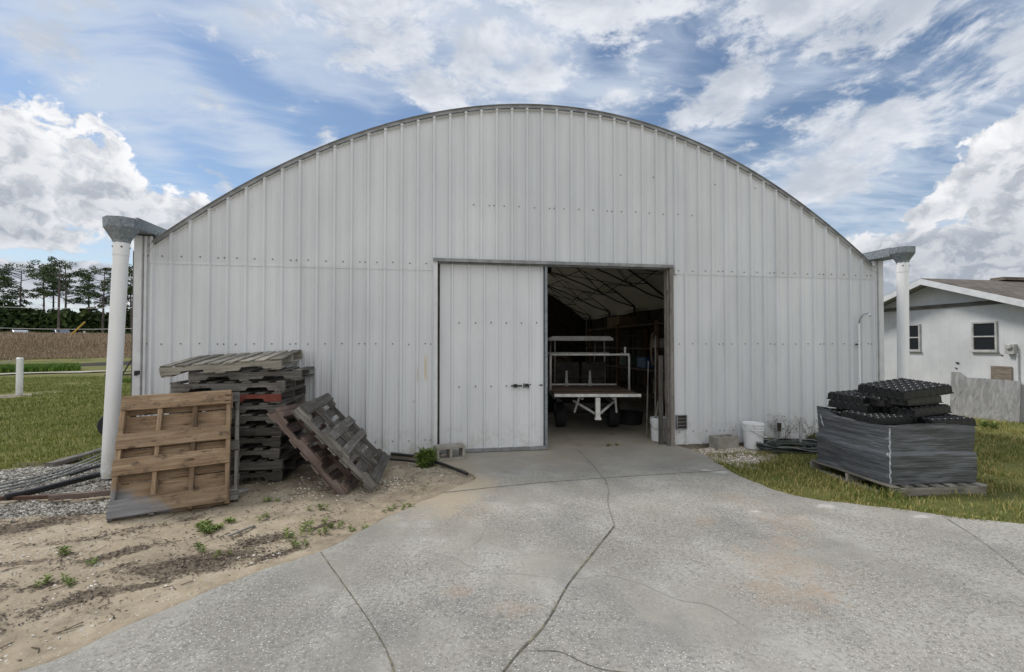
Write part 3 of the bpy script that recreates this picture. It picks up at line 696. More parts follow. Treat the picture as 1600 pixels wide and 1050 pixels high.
# ================================================================ barn
barn = empty('barn', (1.74, 0, 0), label='large white arched metal barn with ribbed siding and a half open sliding door', cat='barn')
def P_(o):           # parent to the barn keeping world placement
    o.parent = barn; o.matrix_parent_inverse = Matrix.Translation((-1.74, 0, 0)); return o
AX = 1.74
def arch(x):
    t = x-AX; z = 5.206-0.075*t*t
    return z
DX0, DX1, DZ = -0.03, 3.53, 2.80
def siding():
    b = MB(1)
    def prof(ribs, x0, x1):
        xs = [(x0, 0.0)]
        for r in ribs:
            if r-0.034 <= x0 or r+0.034 >= x1: continue
            xs += [(r-0.028, 0.0), (r-0.014, -0.032), (r+0.014, -0.032), (r+0.028, 0.0)]
            for k in (0.076, 0.152):
                q = r+k
                if q+0.012 < x1: xs += [(q-0.012, 0.0), (q-0.006, -0.0045), (q+0.006, -0.0045), (q+0.012, 0.0)]
        xs.append((x1, 0.0)); out = [xs[0]]
        for p in xs[1:]:
            if p[0] > out[-1][0]+1e-5: out.append(p)
        return out
    left = [-3.746+0.2286*k for k in range(32)]; right = [3.602+0.2286*k for k in range(17)]
    def sheet(xs, z0, z1f, dy):
        V = []; F = []
        for (x, y) in xs: V += [(x, y+dy, z0), (x, y+dy, z1f(x))]
        for i in range(len(xs)-1): F.append((2*i, 2*i+2, 2*i+3, 2*i+1))
        b.add(V, F, 0, r=0.5)
    XL, XR = BX0+0.03, BX1-0.03
    lo = lambda z: (lambda x: z)
    sheet(prof(left, XL, DX0-0.01), 0.03, lo(2.70), 0)
    sheet(prof(right, DX1+0.06, XR), 0.03, lo(2.735), 0)
    top = lambda x: min(arch(x)-0.045, 5.2)
    def topf(x):
        if x < -3.72: return 3.02
        if x > 7.20: return 3.02
        return top(x)
    sheet(prof(left, XL, DX0-0.01), 2.665, topf, -0.006)
    sheet(prof(left+[3.505], DX0-0.01, DX1+0.06), 2.84, topf, -0.006)
    sheet(prof([3.655]+right, DX1+0.06, XR), 2.70, topf, -0.006)
    # screws
    def screw(x, z, y=-0.004):
        b.lathe([(0.0095, 0.0), (0.0095, 0.003), (0.006, 0.004), (0.006, 0.008), (0.0, 0.009)], 7, M=Matrix.Translation((x, y, z)) @ Matrix.Rotation(rad(90), 4, 'X'), mi=1)
    R = random.Random(5)
    def row(ribs, z, x0, x1, y=-0.004, every=4, rise=0):
        for i, r in enumerate(ribs):
            if x0 < r+0.10 < x1: screw(r+0.115+R.uniform(-.006, .006), z+R.uniform(-.006, .006), y)
            if i % every == 3 and x0 < r+0.19 < x1: screw(r+0.187, z+R.uniform(-.004, .004), y)
    row(left, 2.765, -3.8, -0.15, -0.010); row(left, 1.606, -3.8, -0.1); row(left, 0.228, -3.8, -0.1)
    row(right, 2.765, 3.6, 7.3, -0.010); row(right, 1.606, 3.6, 7.3); row(right, 0.228, 3.6, 7.3)
    row(left, 3.652, 0.35, 3.5, -0.010); row(right, 3.652, 3.4, 4.1, -0.010)
    for (x, z) in ((2.76, 4.22), (3.30, 4.22), (3.34, 4.21), (4.35, 4.16), (5.06, 4.14), (-3.84, 2.765), (-3.84, 1.606), (-3.86, 0.228)): screw(x, z, -0.010)
    for z in (2.765, 1.606, 0.228): screw(-3.80, z, -0.01); screw(-3.858, z, -0.01); screw(7.30, z, -0.01)
    return b.build('front_wall', [M['siding'], M['screw']])
P_(siding())
# corner trims, base, side and back walls
for s, x in ((1, BX0), (-1, BX1)):
    b = MB(2)
    b.box((x+s*0.045, -0.022, 1.52), (0.09, 0.055, 3.0)); b.box((x+s*0.125, -0.010, 1.52), (0.028, 0.045, 3.0))
    P_(b.build('corner_trim', M['white_trim']))
SD0, SD1, SDZ = 4.2, 11.2, 2.8        # unseen doorway in the left wall, added to let daylight into the barn
b = MB(3); b.box((BX1-0.02, BD/2+0.02, 1.52), (0.04, BD-0.05, 3.0)); P_(b.build('side_wall', M['white_trim']))
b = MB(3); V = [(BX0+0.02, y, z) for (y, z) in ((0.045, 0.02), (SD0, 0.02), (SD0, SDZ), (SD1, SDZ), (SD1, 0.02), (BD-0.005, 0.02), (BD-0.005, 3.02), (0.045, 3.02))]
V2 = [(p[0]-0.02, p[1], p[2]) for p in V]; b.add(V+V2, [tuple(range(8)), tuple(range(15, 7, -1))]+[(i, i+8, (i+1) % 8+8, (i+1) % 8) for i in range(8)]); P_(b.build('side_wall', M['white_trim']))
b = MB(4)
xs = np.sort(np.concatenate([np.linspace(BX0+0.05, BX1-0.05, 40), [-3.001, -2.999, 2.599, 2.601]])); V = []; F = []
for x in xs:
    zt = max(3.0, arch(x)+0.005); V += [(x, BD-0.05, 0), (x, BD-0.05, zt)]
BO0, BO1 = -3.0, 2.6      # back doorway left of centre, added to brighten the dark interior
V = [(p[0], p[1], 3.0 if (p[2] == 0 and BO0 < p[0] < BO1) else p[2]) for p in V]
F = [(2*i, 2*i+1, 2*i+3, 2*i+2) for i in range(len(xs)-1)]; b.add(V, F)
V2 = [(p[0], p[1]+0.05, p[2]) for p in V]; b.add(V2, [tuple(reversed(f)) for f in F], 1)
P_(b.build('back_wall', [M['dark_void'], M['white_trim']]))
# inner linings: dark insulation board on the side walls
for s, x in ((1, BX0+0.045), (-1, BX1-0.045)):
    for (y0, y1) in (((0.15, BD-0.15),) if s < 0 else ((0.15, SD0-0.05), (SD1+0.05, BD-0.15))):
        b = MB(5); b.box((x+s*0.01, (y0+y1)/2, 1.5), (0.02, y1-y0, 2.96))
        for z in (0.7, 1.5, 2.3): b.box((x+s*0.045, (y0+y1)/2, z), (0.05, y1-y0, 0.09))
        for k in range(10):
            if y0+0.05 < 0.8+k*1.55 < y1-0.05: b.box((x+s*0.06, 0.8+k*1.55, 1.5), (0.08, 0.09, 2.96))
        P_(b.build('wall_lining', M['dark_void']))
# lining on the inside of the front wall (girts + dark back face)
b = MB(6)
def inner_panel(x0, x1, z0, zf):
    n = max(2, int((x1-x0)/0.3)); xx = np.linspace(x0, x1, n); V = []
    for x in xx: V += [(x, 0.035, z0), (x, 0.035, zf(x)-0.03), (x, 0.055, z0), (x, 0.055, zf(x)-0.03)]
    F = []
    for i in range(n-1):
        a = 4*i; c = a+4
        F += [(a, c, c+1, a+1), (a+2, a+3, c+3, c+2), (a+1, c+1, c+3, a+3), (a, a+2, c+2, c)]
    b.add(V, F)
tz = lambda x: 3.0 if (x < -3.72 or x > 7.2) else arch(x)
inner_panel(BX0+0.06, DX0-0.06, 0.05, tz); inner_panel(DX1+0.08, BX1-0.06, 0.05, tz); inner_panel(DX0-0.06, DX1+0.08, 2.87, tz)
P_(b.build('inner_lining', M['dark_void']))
# roof
def roof():
    b = MB(7); xs = np.linspace(-3.80, 7.28, 75); ys = [-0.05]+list(np.arange(0.4, BD-0.2, 0.6))+[BD+0.08]; V = []; F = []
    n = len(ys)
    for x in xs:
        t = abs(x-AX)/5.55
        for j, y in enumerate(ys):
            V.append((x, y, arch(x)-0.018+(0.035*math.sin(y*2.1+x)*(1 if j > 1 else 0))))
    for i in range(len(xs)-1):
        for j in range(n-1): F.append((i*n+j, (i+1)*n+j, (i+1)*n+j+1, i*n+j+1))
    b.add(V, F, 0)
    # underside lining
    V2 = [(p[0], p[1], p[2]-0.07) for p in V]; b.add(V2, [tuple(reversed(f)) for f in F], 1)
    return b.build('roof', [M['roof_sheet'], M['ceil']], smooth=True)
def f_ceil(T, S, bump):
    v = T.pos(); S('Base Color', T.mix(T.ss(T.noise(v, 1.3, 5, 0.6), 0.3, 0.7), (0.74, 0.73, 0.71), (0.86, 0.85, 0.84))); S('Roughness', 0.8)
M['ceil'] = mat('pale_roof_lining', f_ceil)
P_(roof())
b = MB(8)      # rim trim bent along the arch: flat band + rolled top edge
xs = np.linspace(-3.735, 7.215, 60)
V = []; F = []
for x in xs:
    z = arch(x); sl = -0.15*(x-AX); nl = math.hypot(1, sl); nx, nz = -sl/nl, 1/nl
    for (d, y) in ((-0.052, -0.040), (-0.018, -0.042), (-0.002, -0.058), (0.006, -0.03), (0.006, 0.05), (-0.052, 0.0)):
        V.append((x+nx*d, y, z+nz*d))
for i in range(len(xs)-1):
    for k in range(6): F.append((i*6+k, i*6+(k+1) % 6, (i+1)*6+(k+1) % 6, (i+1)*6+k))
F += [tuple(range(5, -1, -1)), tuple((len(xs)-1)*6+k for k in range(6))]
b.add(V, F); P_(b.build('roof_trim', M['trim_grey']))
for x in (-3.83, 7.31):
    b = MB(9); b.box((x, BD/2, 3.03), (0.24, BD-0.04, 0.024)); b.box((x+(0.11 if x < 0 else -0.11), BD/2, 2.97), (0.02, BD-0.1, 0.22)); P_(b.build('eave_closure', M['trim_grey']))  # added to close the eave gap against leaking daylight
# roof trusses: arched top chord, flatter bottom chord, web
for k, y in enumerate((1.6, 4.1, 6.6, 9.1, 11.6, 14.1)):
    b = MB(20+k); n = 16; top = []; bot = []
    for i in range(n+1):
        x = -3.55+10.6*i/n; t = (x-AX)/5.3
        top.append(Vector((x, y, arch(x)-0.10))); bot.append(Vector((x, y, arch(x)-0.12-0.62*math.sqrt(max(0, 1-t*t)))))
    b.tube(top, 0.024, 6); b.tube(bot, 0.024, 6)
    for i in range(n):
        b.tube([top[i], bot[i+1]] if i % 2 else [bot[i], top[i+1]], 0.013, 5)
    for s_i in (0, n): b.tube([bot[s_i], (bot[s_i].x, y, 0.02)], 0.04, 6)
    P_(b.build('truss', M['dark_steel']))
b = MB(30)
for i, x in enumerate((-2.4, -0.3, 1.74, 3.8, 5.9)):
    for j in range(5):
        y0, y1 = 1.6+2.5*j, 4.1+2.5*j; t = (x-AX)/5.3; zb = arch(x)-0.14-0.62*math.sqrt(1-t*t)
        b.tube([(x, y0, zb), (x, y1, arch(x)-0.12)], 0.011, 5); b.tube([(x, y0, arch(x)-0.12), (x, y1, zb)], 0.011, 5)
        if i < 4:
            x2 = (-2.4, -0.3, 1.74, 3.8, 5.9)[i+1]; t2 = (x2-AX)/5.3; zb2 = arch(x2)-0.14-0.62*math.sqrt(1-t2*t2)
            b.tube([(x, y0, zb), (x2, y1, zb2)], 0.012, 5); b.tube([(x2, y0, zb2), (x, y1, zb)], 0.012, 5)
P_(b.build('roof_bracing', M['dark_steel']))
# door frame
b = MB(31)
b.board((DX0-0.030, -0.030, 1.42), (0.055, 0.035, 2.80), n=10, wear=.001, mi=0)
b.board((DX0+0.005, 0.080, 1.40), (0.09, 0.03, 2.74), n=10, wear=.002, mi=2)
fr = P_(b.build('door_frame', [M['white_trim'], M['jamb_wood'], M['dark_wood']]))
b = MB(310)
b.board((DX1+0.045, -0.032, 1.41), (0.065, 0.05, 2.79), n=14, wear=.003, mi=1)
b.board((DX1+0.005, 0.045, 1.40), (0.022, 0.11, 2.74), n=10, wear=.003, mi=1)
fr = P_(b.build('door_frame', [M['white_trim'], M['jamb_wood'], M['dark_wood']]))
b = MB(32)
b.box(((DX0+DX1)/2, -0.045, 2.825), (DX1-DX0+0.13, 0.045, 0.030)); b.box(((DX0+DX1)/2, -0.070, 2.812), (DX1-DX0+0.13, 0.005, 0.04))
b.box(((DX0+DX1)/2, 0.045, 2.80), (DX1-DX0, 0.10, 0.05))
P_(b.build('door_header', M['trim_grey']))
# sliding door leaf
def leaf():
    x0, x1, y, z0, z1 = DX0+0.03, 1.585, 0.045, 0.075, 2.775; b = MB(33)
    ribs = [0.18, 0.423, 0.652, 0.880, 1.109, 1.338, 1.52]
    xs = [(x0, 0.0)]
    for r in ribs[0:]:
        xs += [(r-0.024, 0.0), (r-0.010, -0.022), (r+0.010, -0.022), (r+0.024, 0.0)]
        for k in (0.076, 0.152):
            q = r+k
            if q < x1-0.04 and all(abs(q-w) > 0.04 for w in ribs): xs += [(q-0.012, 0.0), (q-0.006, -0.003), (q+0.006, -0.003), (q+0.012, 0.0)]
    xs.append((x1-0.035, 0.0)); V = []
    for (x, d) in xs: V += [(x, y+d, z0), (x, y+d, z1)]
    b.add(V, [(2*i, 2*i+2, 2*i+3, 2*i+1) for i in range(len(xs)-1)], 0, r=.5)
    b.box(((x0+x1)/2, y+0.030, (z0+z1)/2), (x1-x0, 0.03, z1-z0-0.01), mi=2)
    R = random.Random(3)
    for z in (0.98, 1.92):
        for i, r in enumerate(ribs[:-1]+[1.50]):
            if z < 1.5 and i in (4, 5): continue
            b.lathe([(0.011, 0), (0.011, 0.004), (0.006, 0.005), (0.006, 0.009), (0, 0.010)], 7, M=Matrix.Translation((r+0.10-(0.12 if i == 0 else 0)*0, y-0.002, z+R.uniform(-.005, .005))) @ Matrix.Rotation(rad(90), 4, 'X'), mi=1)
    return P_(b.build('sliding_door', [M['siding'], M['screw'], M['dark_void']]))
door = leaf()
def sub(o, par):
    o.parent = par; o.matrix_parent_inverse = Matrix(); return o
b = MB(34); b.box((1.575, 0.025, 1.425), (0.035, 0.075, 2.72)); sub(b.build('edge_strip', M['galv']), door)
b = MB(35); b.box((0.79, 0.04, 0.052), (1.60, 0.075, 0.045)); b.box((1.50, 0.0, 0.06), (0.20, 0.012, 0.05)); sub(b.build('bottom_rail', M['trim_grey']), door)
b = MB(36)
b.box((1.13, 0.012, 0.985), (0.16, 0.012, 0.022)); b.box((1.11, 0.005, 0.985), (0.05, 0.03, 0.05)); b.tube([(1.06, 0.0, 0.985), (1.20, 0.0, 0.985)], 0.008, 8)
b.tube([(1.236, 0.0, 0.95), (1.236, -0.01, 1.02)], 0.009, 8)
b.box((1.28, 0.008, 0.99), (0.055, 0.018, 0.045)); b.tube([(1.29+0.02*math.cos(a), -0.008, 0.975+0.024*math.sin(a)) for a in np.linspace(0, 2*math.pi, 13)[:-1]], 0.0045, 6, closed=True)
b.box((1.33, 0.008, 1.0), (0.03, 0.01, 0.012))
sub(b.build('latch', M['dark_steel']), door)
b = MB(361)
b.box((1.498, 0.012, 0.99), (0.045, 0.012, 0.018)); b.lathe([(0.012, 0), (0.012, 0.012), (0, 0.014)], 10, M=Matrix.Translation((1.512, 0.010, 0.99)) @ Matrix.Rotation(rad(90), 4, 'X'))
sub(b.build('pull_stud', M['dark_steel']), door)
# wall vent low beside the jamb
b = MB(37)
b.box((3.735, -0.012, 0.385), (0.145, 0.02, 0.19), mi=1)
for (c, s_) in (((3.655, -0.03, 0.385), (0.012, 0.035, 0.20)), ((3.815, -0.03, 0.385), (0.012, 0.035, 0.20)), ((3.735, -0.03, 0.49), (0.172, 0.035, 0.012)), ((3.735, -0.03, 0.283), (0.172, 0.035, 0.010))): b.box(c, s_, mi=0)
for z in (0.33, 0.385, 0.44): b.box((3.735, -0.028, z), (0.148, 0.012, 0.008), mi=0)
P_(b.build('wall_vent', [M['trim_grey'], M['dark_void']]))
b = MB(38); b.box((-3.875, -0.065, 1.235), (0.05, 0.03, 0.045)); b.box((-3.885, -0.075, 1.21), (0.02, 0.03, 0.03)); P_(b.build('hose_bib', M['dark_steel']))
# gutters along both eaves, reaching forward of the wall
def gutter(x0, x1, y0, seed):
    b = MB(seed); z0, z1, t = 3.03, 3.155, 0.004
    if x0 < 0: z0, z1 = 3.045, 3.165
    ly = BD-y0; cy = (BD+y0)/2
    b.box(((x0+x1)/2, cy, z0), (x1-x0, ly, 0.006)); b.box((x0, cy, (z0+z1)/2+0.003), (0.006, ly, z1-z0)); b.box((x1, cy, (z0+z1)/2+0.003), (0.006, ly, z1-z0))
    b.box((x0+0.012, cy, z1+0.008), (0.03, ly, 0.008)); b.box((x1-0.012, cy, z1+0.008), (0.03, ly, 0.008))
    return P_(b.build('gutter', M['galv']))
gutter(-4.02, -3.72, -0.36, 40); gutter(7.20, 7.50, -0.36, 41)
def downspout(px, py, topz, lean, label, hop):
    t = empty('downspout', (px, py, 0), label=label, cat='downspout', group='downspouts at the barn corners')
    r = 0.077; b = MB(50); h = topz-0.02
    b.lathe([(r, 0.0), (r, h-0.16)], 36); b.lathe([(r+0.005, h-0.17), (r+0.005, h)], 36)
    b.lathe([(r, h-0.17), (r+0.005, h-0.17)], 36); b.lathe([(0, 0.0), (r, 0.0)], 36)
    p = b.build('pipe', M['pvc'], t, smooth=True, auto=40)
    p.matrix_local = Matrix.Shear('XY', 4, (0, 0)) @ Matrix.Rotation(lean, 4, 'Y')
    dx = math.sin(lean)*h
    for a in (-2.4, -1.0, 0.4):
        b = MB(51); b.lathe([(0.011, 0), (0.011, 0.006), (0, 0.008)], 7, M=Matrix.Translation((math.cos(a)*(r+.004), math.sin(a)*(r+.004), h-0.07)) @ Vector((math.cos(a), math.sin(a), 0)).to_track_quat('Z', 'Y').to_matrix().to_4x4()); b.build('screw', M['screw'], p)
    # hopper: octagonal funnel, flared to the top, open
    b = MB(52); n = 8
    def ring(rx, ry, z): return [(rx*math.cos(2*math.pi*(k+.5)/n), ry*math.sin(2*math.pi*(k+.5)/n), z) for k in range(n)]
    rings = [ring(0.088, 0.088, h-0.02), ring(0.092, 0.092, h+0.01), ring(0.182, 0.160, h+hop*.58), ring(0.188, 0.164, h+hop), ring(0.182, 0.158, h+hop), ring(0.176, 0.154, h+hop*.58), ring(0.082, 0.082, h+0.01)]
    V = [p_ for r_ in rings for p_ in r_]; F = []
    for i in range(len(rings)-1):
        for k in range(n): F.append((i*n+k, i*n+(k+1) % n, (i+1)*n+(k+1) % n, (i+1)*n+k))
    b.add(V, F); ho = b.build('hopper', M['galv'], t); ho.location = (dx, 0.0, 0.0)
    return t
downspout(-3.925, -0.47, 2.87, rad(2.0), 'white pipe downspout with grey hopper beside the leaning brown pallet', 0.275)
downspout(7.34, -0.42, 2.95, rad(0.6), 'white pipe downspout with grey hopper behind the black trays', 0.225)

# ================================================================ pallets
def frame(o, ex, ez_hint=None, ey=None):
    """matrix from origin, x direction and approximate y direction"""
    ex = Vector(ex).normalized(); ey = Vector(ey); ey = (ey-ex*ey.dot(ex)).normalized(); ez = ex.cross(ey)
    m = Matrix((ex, ey, ez)).transposed().to_4x4(); m.translation = Vector(o); return m
def pallet(Mx, L, W, label, wood_, group=None, ns=3, top=None, bot=None, notch=True, seed=0, sw=0.038, sh=0.089, cat='pallet', red=None, missing=(), th=0.017):
    """x = along the stringers (0..L), y = along the deck boards (0..W), z = up from the bottom boards"""
    R = random.Random(seed)
    t = empty('wooden_pallet', M=Mx, label=label, cat=cat, group=group)
    bt = th
    if top is None: top = [(i*(L-0.10)/6+0.05, 0.10) for i in range(7)]
    if bot is None: bot = [(0.06, 0.11), (L*0.5-0.02, 0.10), (L-0.06, 0.11)]
    ms = M[wood_]
    if bot:
        b = MB(seed*7+1)
        for (x, w) in bot: b.board((x, W/2+R.uniform(-.006, .006), bt/2), (w+R.uniform(-.008, .008), W+R.uniform(-.01, .012), bt), n=9, wear=.003)
        b.build('bottom_deck', ms, t)
    for k in range(ns):
        y = sw/2+(W-sw)*k/(ns-1); b = MB(seed*7+2+k); z0, z1 = bt+0.0008, bt+sh
        if notch:
            a1, a2 = L*0.15, L*0.36; c1, c2 = L*0.64, L*0.85; d = 0.036
            poly = [(0, z0), (a1, z0), (a1+0.025, z0+d), (a2-0.025, z0+d), (a2, z0), (c1, z0), (c1+0.025, z0+d), (c2-0.025, z0+d), (c2, z0), (L, z0), (L, z1)]
            nn = 12
            for i in range(1, nn): poly.append((L-L*i/nn, z1-R.uniform(0, .003)))
            poly.append((0, z1))
            b.prism([(p[0]+R.uniform(-.003, .003), p[1]+R.uniform(-.0, .002)*(1 if p[1] < z1-.01 else -1)) for p in poly], y-sw/2+R.uniform(-.002, .002), y+sw/2+R.uniform(-.002, .002))
        else:
            b.board((L/2, y, (z0+z1)/2), (L, sw, sh), n=10, wear=.0025)
        b.build('stringer', M['red_paint'] if red == k else ms, t)
    if top:
        b = MB(seed*7+6)
        for i, (x, w) in enumerate(top):
            if i in missing: continue
            b.board((x, W/2+R.uniform(-.008, .008), bt+sh+bt/2+0.001), (w+R.uniform(-.01, .01), W+R.uniform(-.012, .018), bt), n=9, wear=.003)
        b.build('top_deck', ms, t)
    return t
STG = 'stacked grey pallets'
R = random.Random(11)
stack_lab = ['grey pallet at the very bottom of the tall stack, on the sand', 'second pallet from the bottom of the tall grey stack', 'third pallet from the bottom of the tall grey stack', 'fourth pallet from the bottom of the tall grey stack',
             'fifth pallet from the bottom of the tall grey stack', 'sixth pallet from the bottom, halfway up the tall grey stack', 'seventh pallet from the bottom of the tall grey stack', 'pallet with a red painted edge board, high in the tall grey stack',
             'grey pallet just above the red edged one in the stack', 'grey pallet just under the top one of the tall stack', 'pale grey pallet tilted on the very top of the tall stack']
z = 0.012; woods = ['dark_wood', 'dark_wood', 'old_wood', 'dark_wood', 'dark_wood', 'old_wood', 'old_wood', 'dark_wood', 'old_wood', 'old_wood', 'pale_wood']
for i in range(11):
    rot = rad(R.uniform(-2.2, 2.2)); L = 1.19+R.uniform(-.02, .02); W = 0.93+R.uniform(-.03, .03)
    ox = -1.80-L+R.uniform(-.035, .03); oy = -0.985+R.uniform(-.025, .025); tiltx = 0
    sh = 0.092+R.uniform(-.006, .006); nt = True
    if i in (1, 4): nt = False
    if i == 7: ox -= 0.02
    if i == 8: ox += 0.02; rot = rad(1.5)
    if i == 9: ox += 0.16; rot = rad(5.0); W = 0.97
    if i == 10: L = 1.26; ox = -3.08; oy = -1.02; rot = rad(1.5); z += 0.006
    Mx = Matrix.Translation((ox, oy, z)) @ Matrix.Rotation(rot, 4, 'Z')
    if i == 10: Mx = Matrix.Translation((ox, oy, z-0.075)) @ Matrix.Rotation(rot, 4, 'Z') @ Matrix.Rotation(rad(-3.6), 4, 'Y') @ Matrix.Rotation(rad(6.0), 4, 'X')
    top = None
    if i == 10: top = [(0.06+j*0.162, 0.115) for j in range(8)]
    pallet(Mx, L, W, stack_lab[i], woods[i], STG, notch=nt, seed=100+i, red=0 if i == 7 else None, top=top)
    z += 2*0.017+sh+0.0035
STACK_TOP = z
# the brown pallet leaning on the stack, underside towards us, a grey one behind it
BL = Vector((-2.956, -2.024, 0.012)); upv = Vector((-0.195, 0.50, 1.10)).normalized(); e1 = Vector((1.0, 0.245, -0.165))
m1 = frame(BL, upv, ey=e1)       # x up, y right -> z = x cross y points away from us
if (m1.to_3x3() @ Vector((0, 0, 1))).y < 0: print('flip needed')
pallet(m1, 1.19, 0.935, 'reddish brown pallet with a greyed lower corner leaning against the stack', 'brown_wood', 'pallets leaning on the stack', ns=4, sw=0.040, sh=0.085, notch=False, seed=201,
       bot=[(0.095, 0.165), (0.475, 0.155), (0.725, 0.150), (1.115, 0.15)], top=[(0.085, 0.157), (0.25, 0.156), (0.415, 0.158), (0.58, 0.155), (0.745, 0.157), (0.918, 0.166), (1.10, 0.170)])
off = m1.to_3x3() @ Vector((0.035, 0.052, 0.128)); m2 = m1.copy(); m2.translation = m1.translation+off
pallet(m2, 1.18, 0.955, 'grey pallet sandwiched behind the leaning brown pallet', 'old_wood', 'pallets leaning on the stack', ns=3, notch=False, seed=202)
# two pallets leaning on the right flank of the stack
def lean(bn, tn, L, W, label, seed, wood_):
    ex = (Vector(tn)-Vector(bn)).normalized(); ey = Vector((0.02, 1, 0.0))
    m = frame(bn, ex, ey=ey)
    # local z must point down and away from the viewer: underside (sparse boards) faces us
    if (m.to_3x3() @ Vector((0, 0, 1))).z > 0:
        m = frame(Vector(bn)+ey.normalized()*W, ex, ey=-ey)
    return pallet(m, L, W, label, wood_, 'pallets leaning on the stack', ns=3, notch=True, seed=seed, bot=[(0.055, 0.11), (0.50, 0.10), (0.72, 0.11), (1.13, 0.12)], top=[(0.05+0.182*i, 0.125) for i in range(7)], sw=0.042)
lean((-0.655, -1.50, 0.085), (-1.46, -1.50, 0.955), 1.19, 1.12, 'weathered open slat pallet leaning outermost on the right side of the stack', 301, 'old_wood')
lean((-0.97, -1.50, 0.012), (-1.72, -1.40, 0.90), 1.17, 1.08, 'reddish grey pallet wedged under the open slat leaning pallet', 302, 'reddish_wood')

# ================================================================ wrapped trays on a pallet (right)
pe1 = Vector((math.cos(rad(-4)), math.sin(rad(-4)), 0)); pe2 = Vector((-pe1.y, pe1.x, 0))
pm = frame((4.70, -2.53, -0.03), pe1, ey=pe2)
pallet(pm, 1.11, 1.16, 'pale wooden pallet on the grass under the shrink wrapped trays', 'pale_wood', seed=401, notch=False, top=[(0.05+0.168*i, 0.092) for i in range(7)])
# deck boards run across here
BM = Matrix.Translation((4.75, -2.47, 0.098)) @ Matrix.Rotation(rad(-4), 4, 'Z')
WX, WY, HZ = 1.05, 1.06, 0.635
wr = empty('wrapped_tray_bundle', M=BM, label='waist high block of black trays in grey stretch film on a pallet', cat='wrapped bundle')
def wrap_mesh():
    rd = random.Random(9); nu = 36; nz = 42; V = []; F = []
    per = []
    c = 0.03
    def side(a, b_, n): 
        for i in range(n): per.append(((a[0]+(b_[0]-a[0])*i/n), (a[1]+(b_[1]-a[1])*i/n)))
    side((c, 0), (WX-c, 0), nu); side((WX-c, 0), (WX, c), 3); side((WX, c), (WX, WY-c), nu); side((WX, WY-c), (WX-c, WY), 3)
    side((WX-c, WY), (c, WY), nu); side((c, WY), (0, WY-c), 3); side((0, WY-c), (0, c), nu); side((0, c), (c, 0), 3)
    n = len(per); cx, cy = WX/2, WY/2
    px = np.array(per)
    for j in range(nz+1):
        t = j/nz
        for i, (x, y) in enumerate(per):
            s = i/n
            topz = HZ+0.018*math.sin(s*19)+0.02*(float(fbm(s*30, 1.0, 1, 3))-.5)
            d2 = math.hypot(x-0, y-WY); topz += 0.05*math.exp(-(d2/0.25)**2)
            z = topz*t
            w = (float(fbm(s*9+3, z*38+s*2, 1, 3))-.5)*0.020+(float(fbm(s*22, z*9, 1, 3))-.5)*0.022
            w += 0.018*math.sin(math.pi*t)*(-1 if t > .5 else 0.3)
            vx, vy = x-cx, y-cy; l = math.hypot(vx, vy)
            V.append((x+vx/l*w, y+vy/l*w, z))
    for j in range(nz):
        for i in range(n): F.append((j*n+i, j*n+(i+1) % n, (j+1)*n+(i+1) % n, (j+1)*n+i))
    b = MB(9); b.add(V, F, 0); return b.build('stretch_film', M['wrap'], wr, smooth=True), V, n, nz
film, FV, fn_, fnz = wrap_mesh()
b = MB(10); b.box((WX/2, WY/2, HZ/2-0.02), (WX-0.07, WY-0.07, HZ-0.06)); b.build('packed_trays', M['black_plastic'], wr)
b = MB(12); b.tube([(0.012+0.004*math.sin(k*1.7), 0.008+0.004*math.cos(k*2.3), 0.015+k*0.028) for k in range(22)], [0.006+0.003*abs(math.sin(k*2.1)) for k in range(22)], 6)
b.build('bunched_seam', M['wrap_light'], wr)
b = MB(13)
pts = [(-0.012, WY-0.10-k*0.01, HZ-0.03-k*0.022+0.01*math.sin(k)) for k in range(8)]
b.tube(pts, [0.003, 0.006, 0.009, 0.007, 0.009, 0.006, 0.004, 0.002], 6); b.build('loose_film_tail', M['wrap_light'], wr)
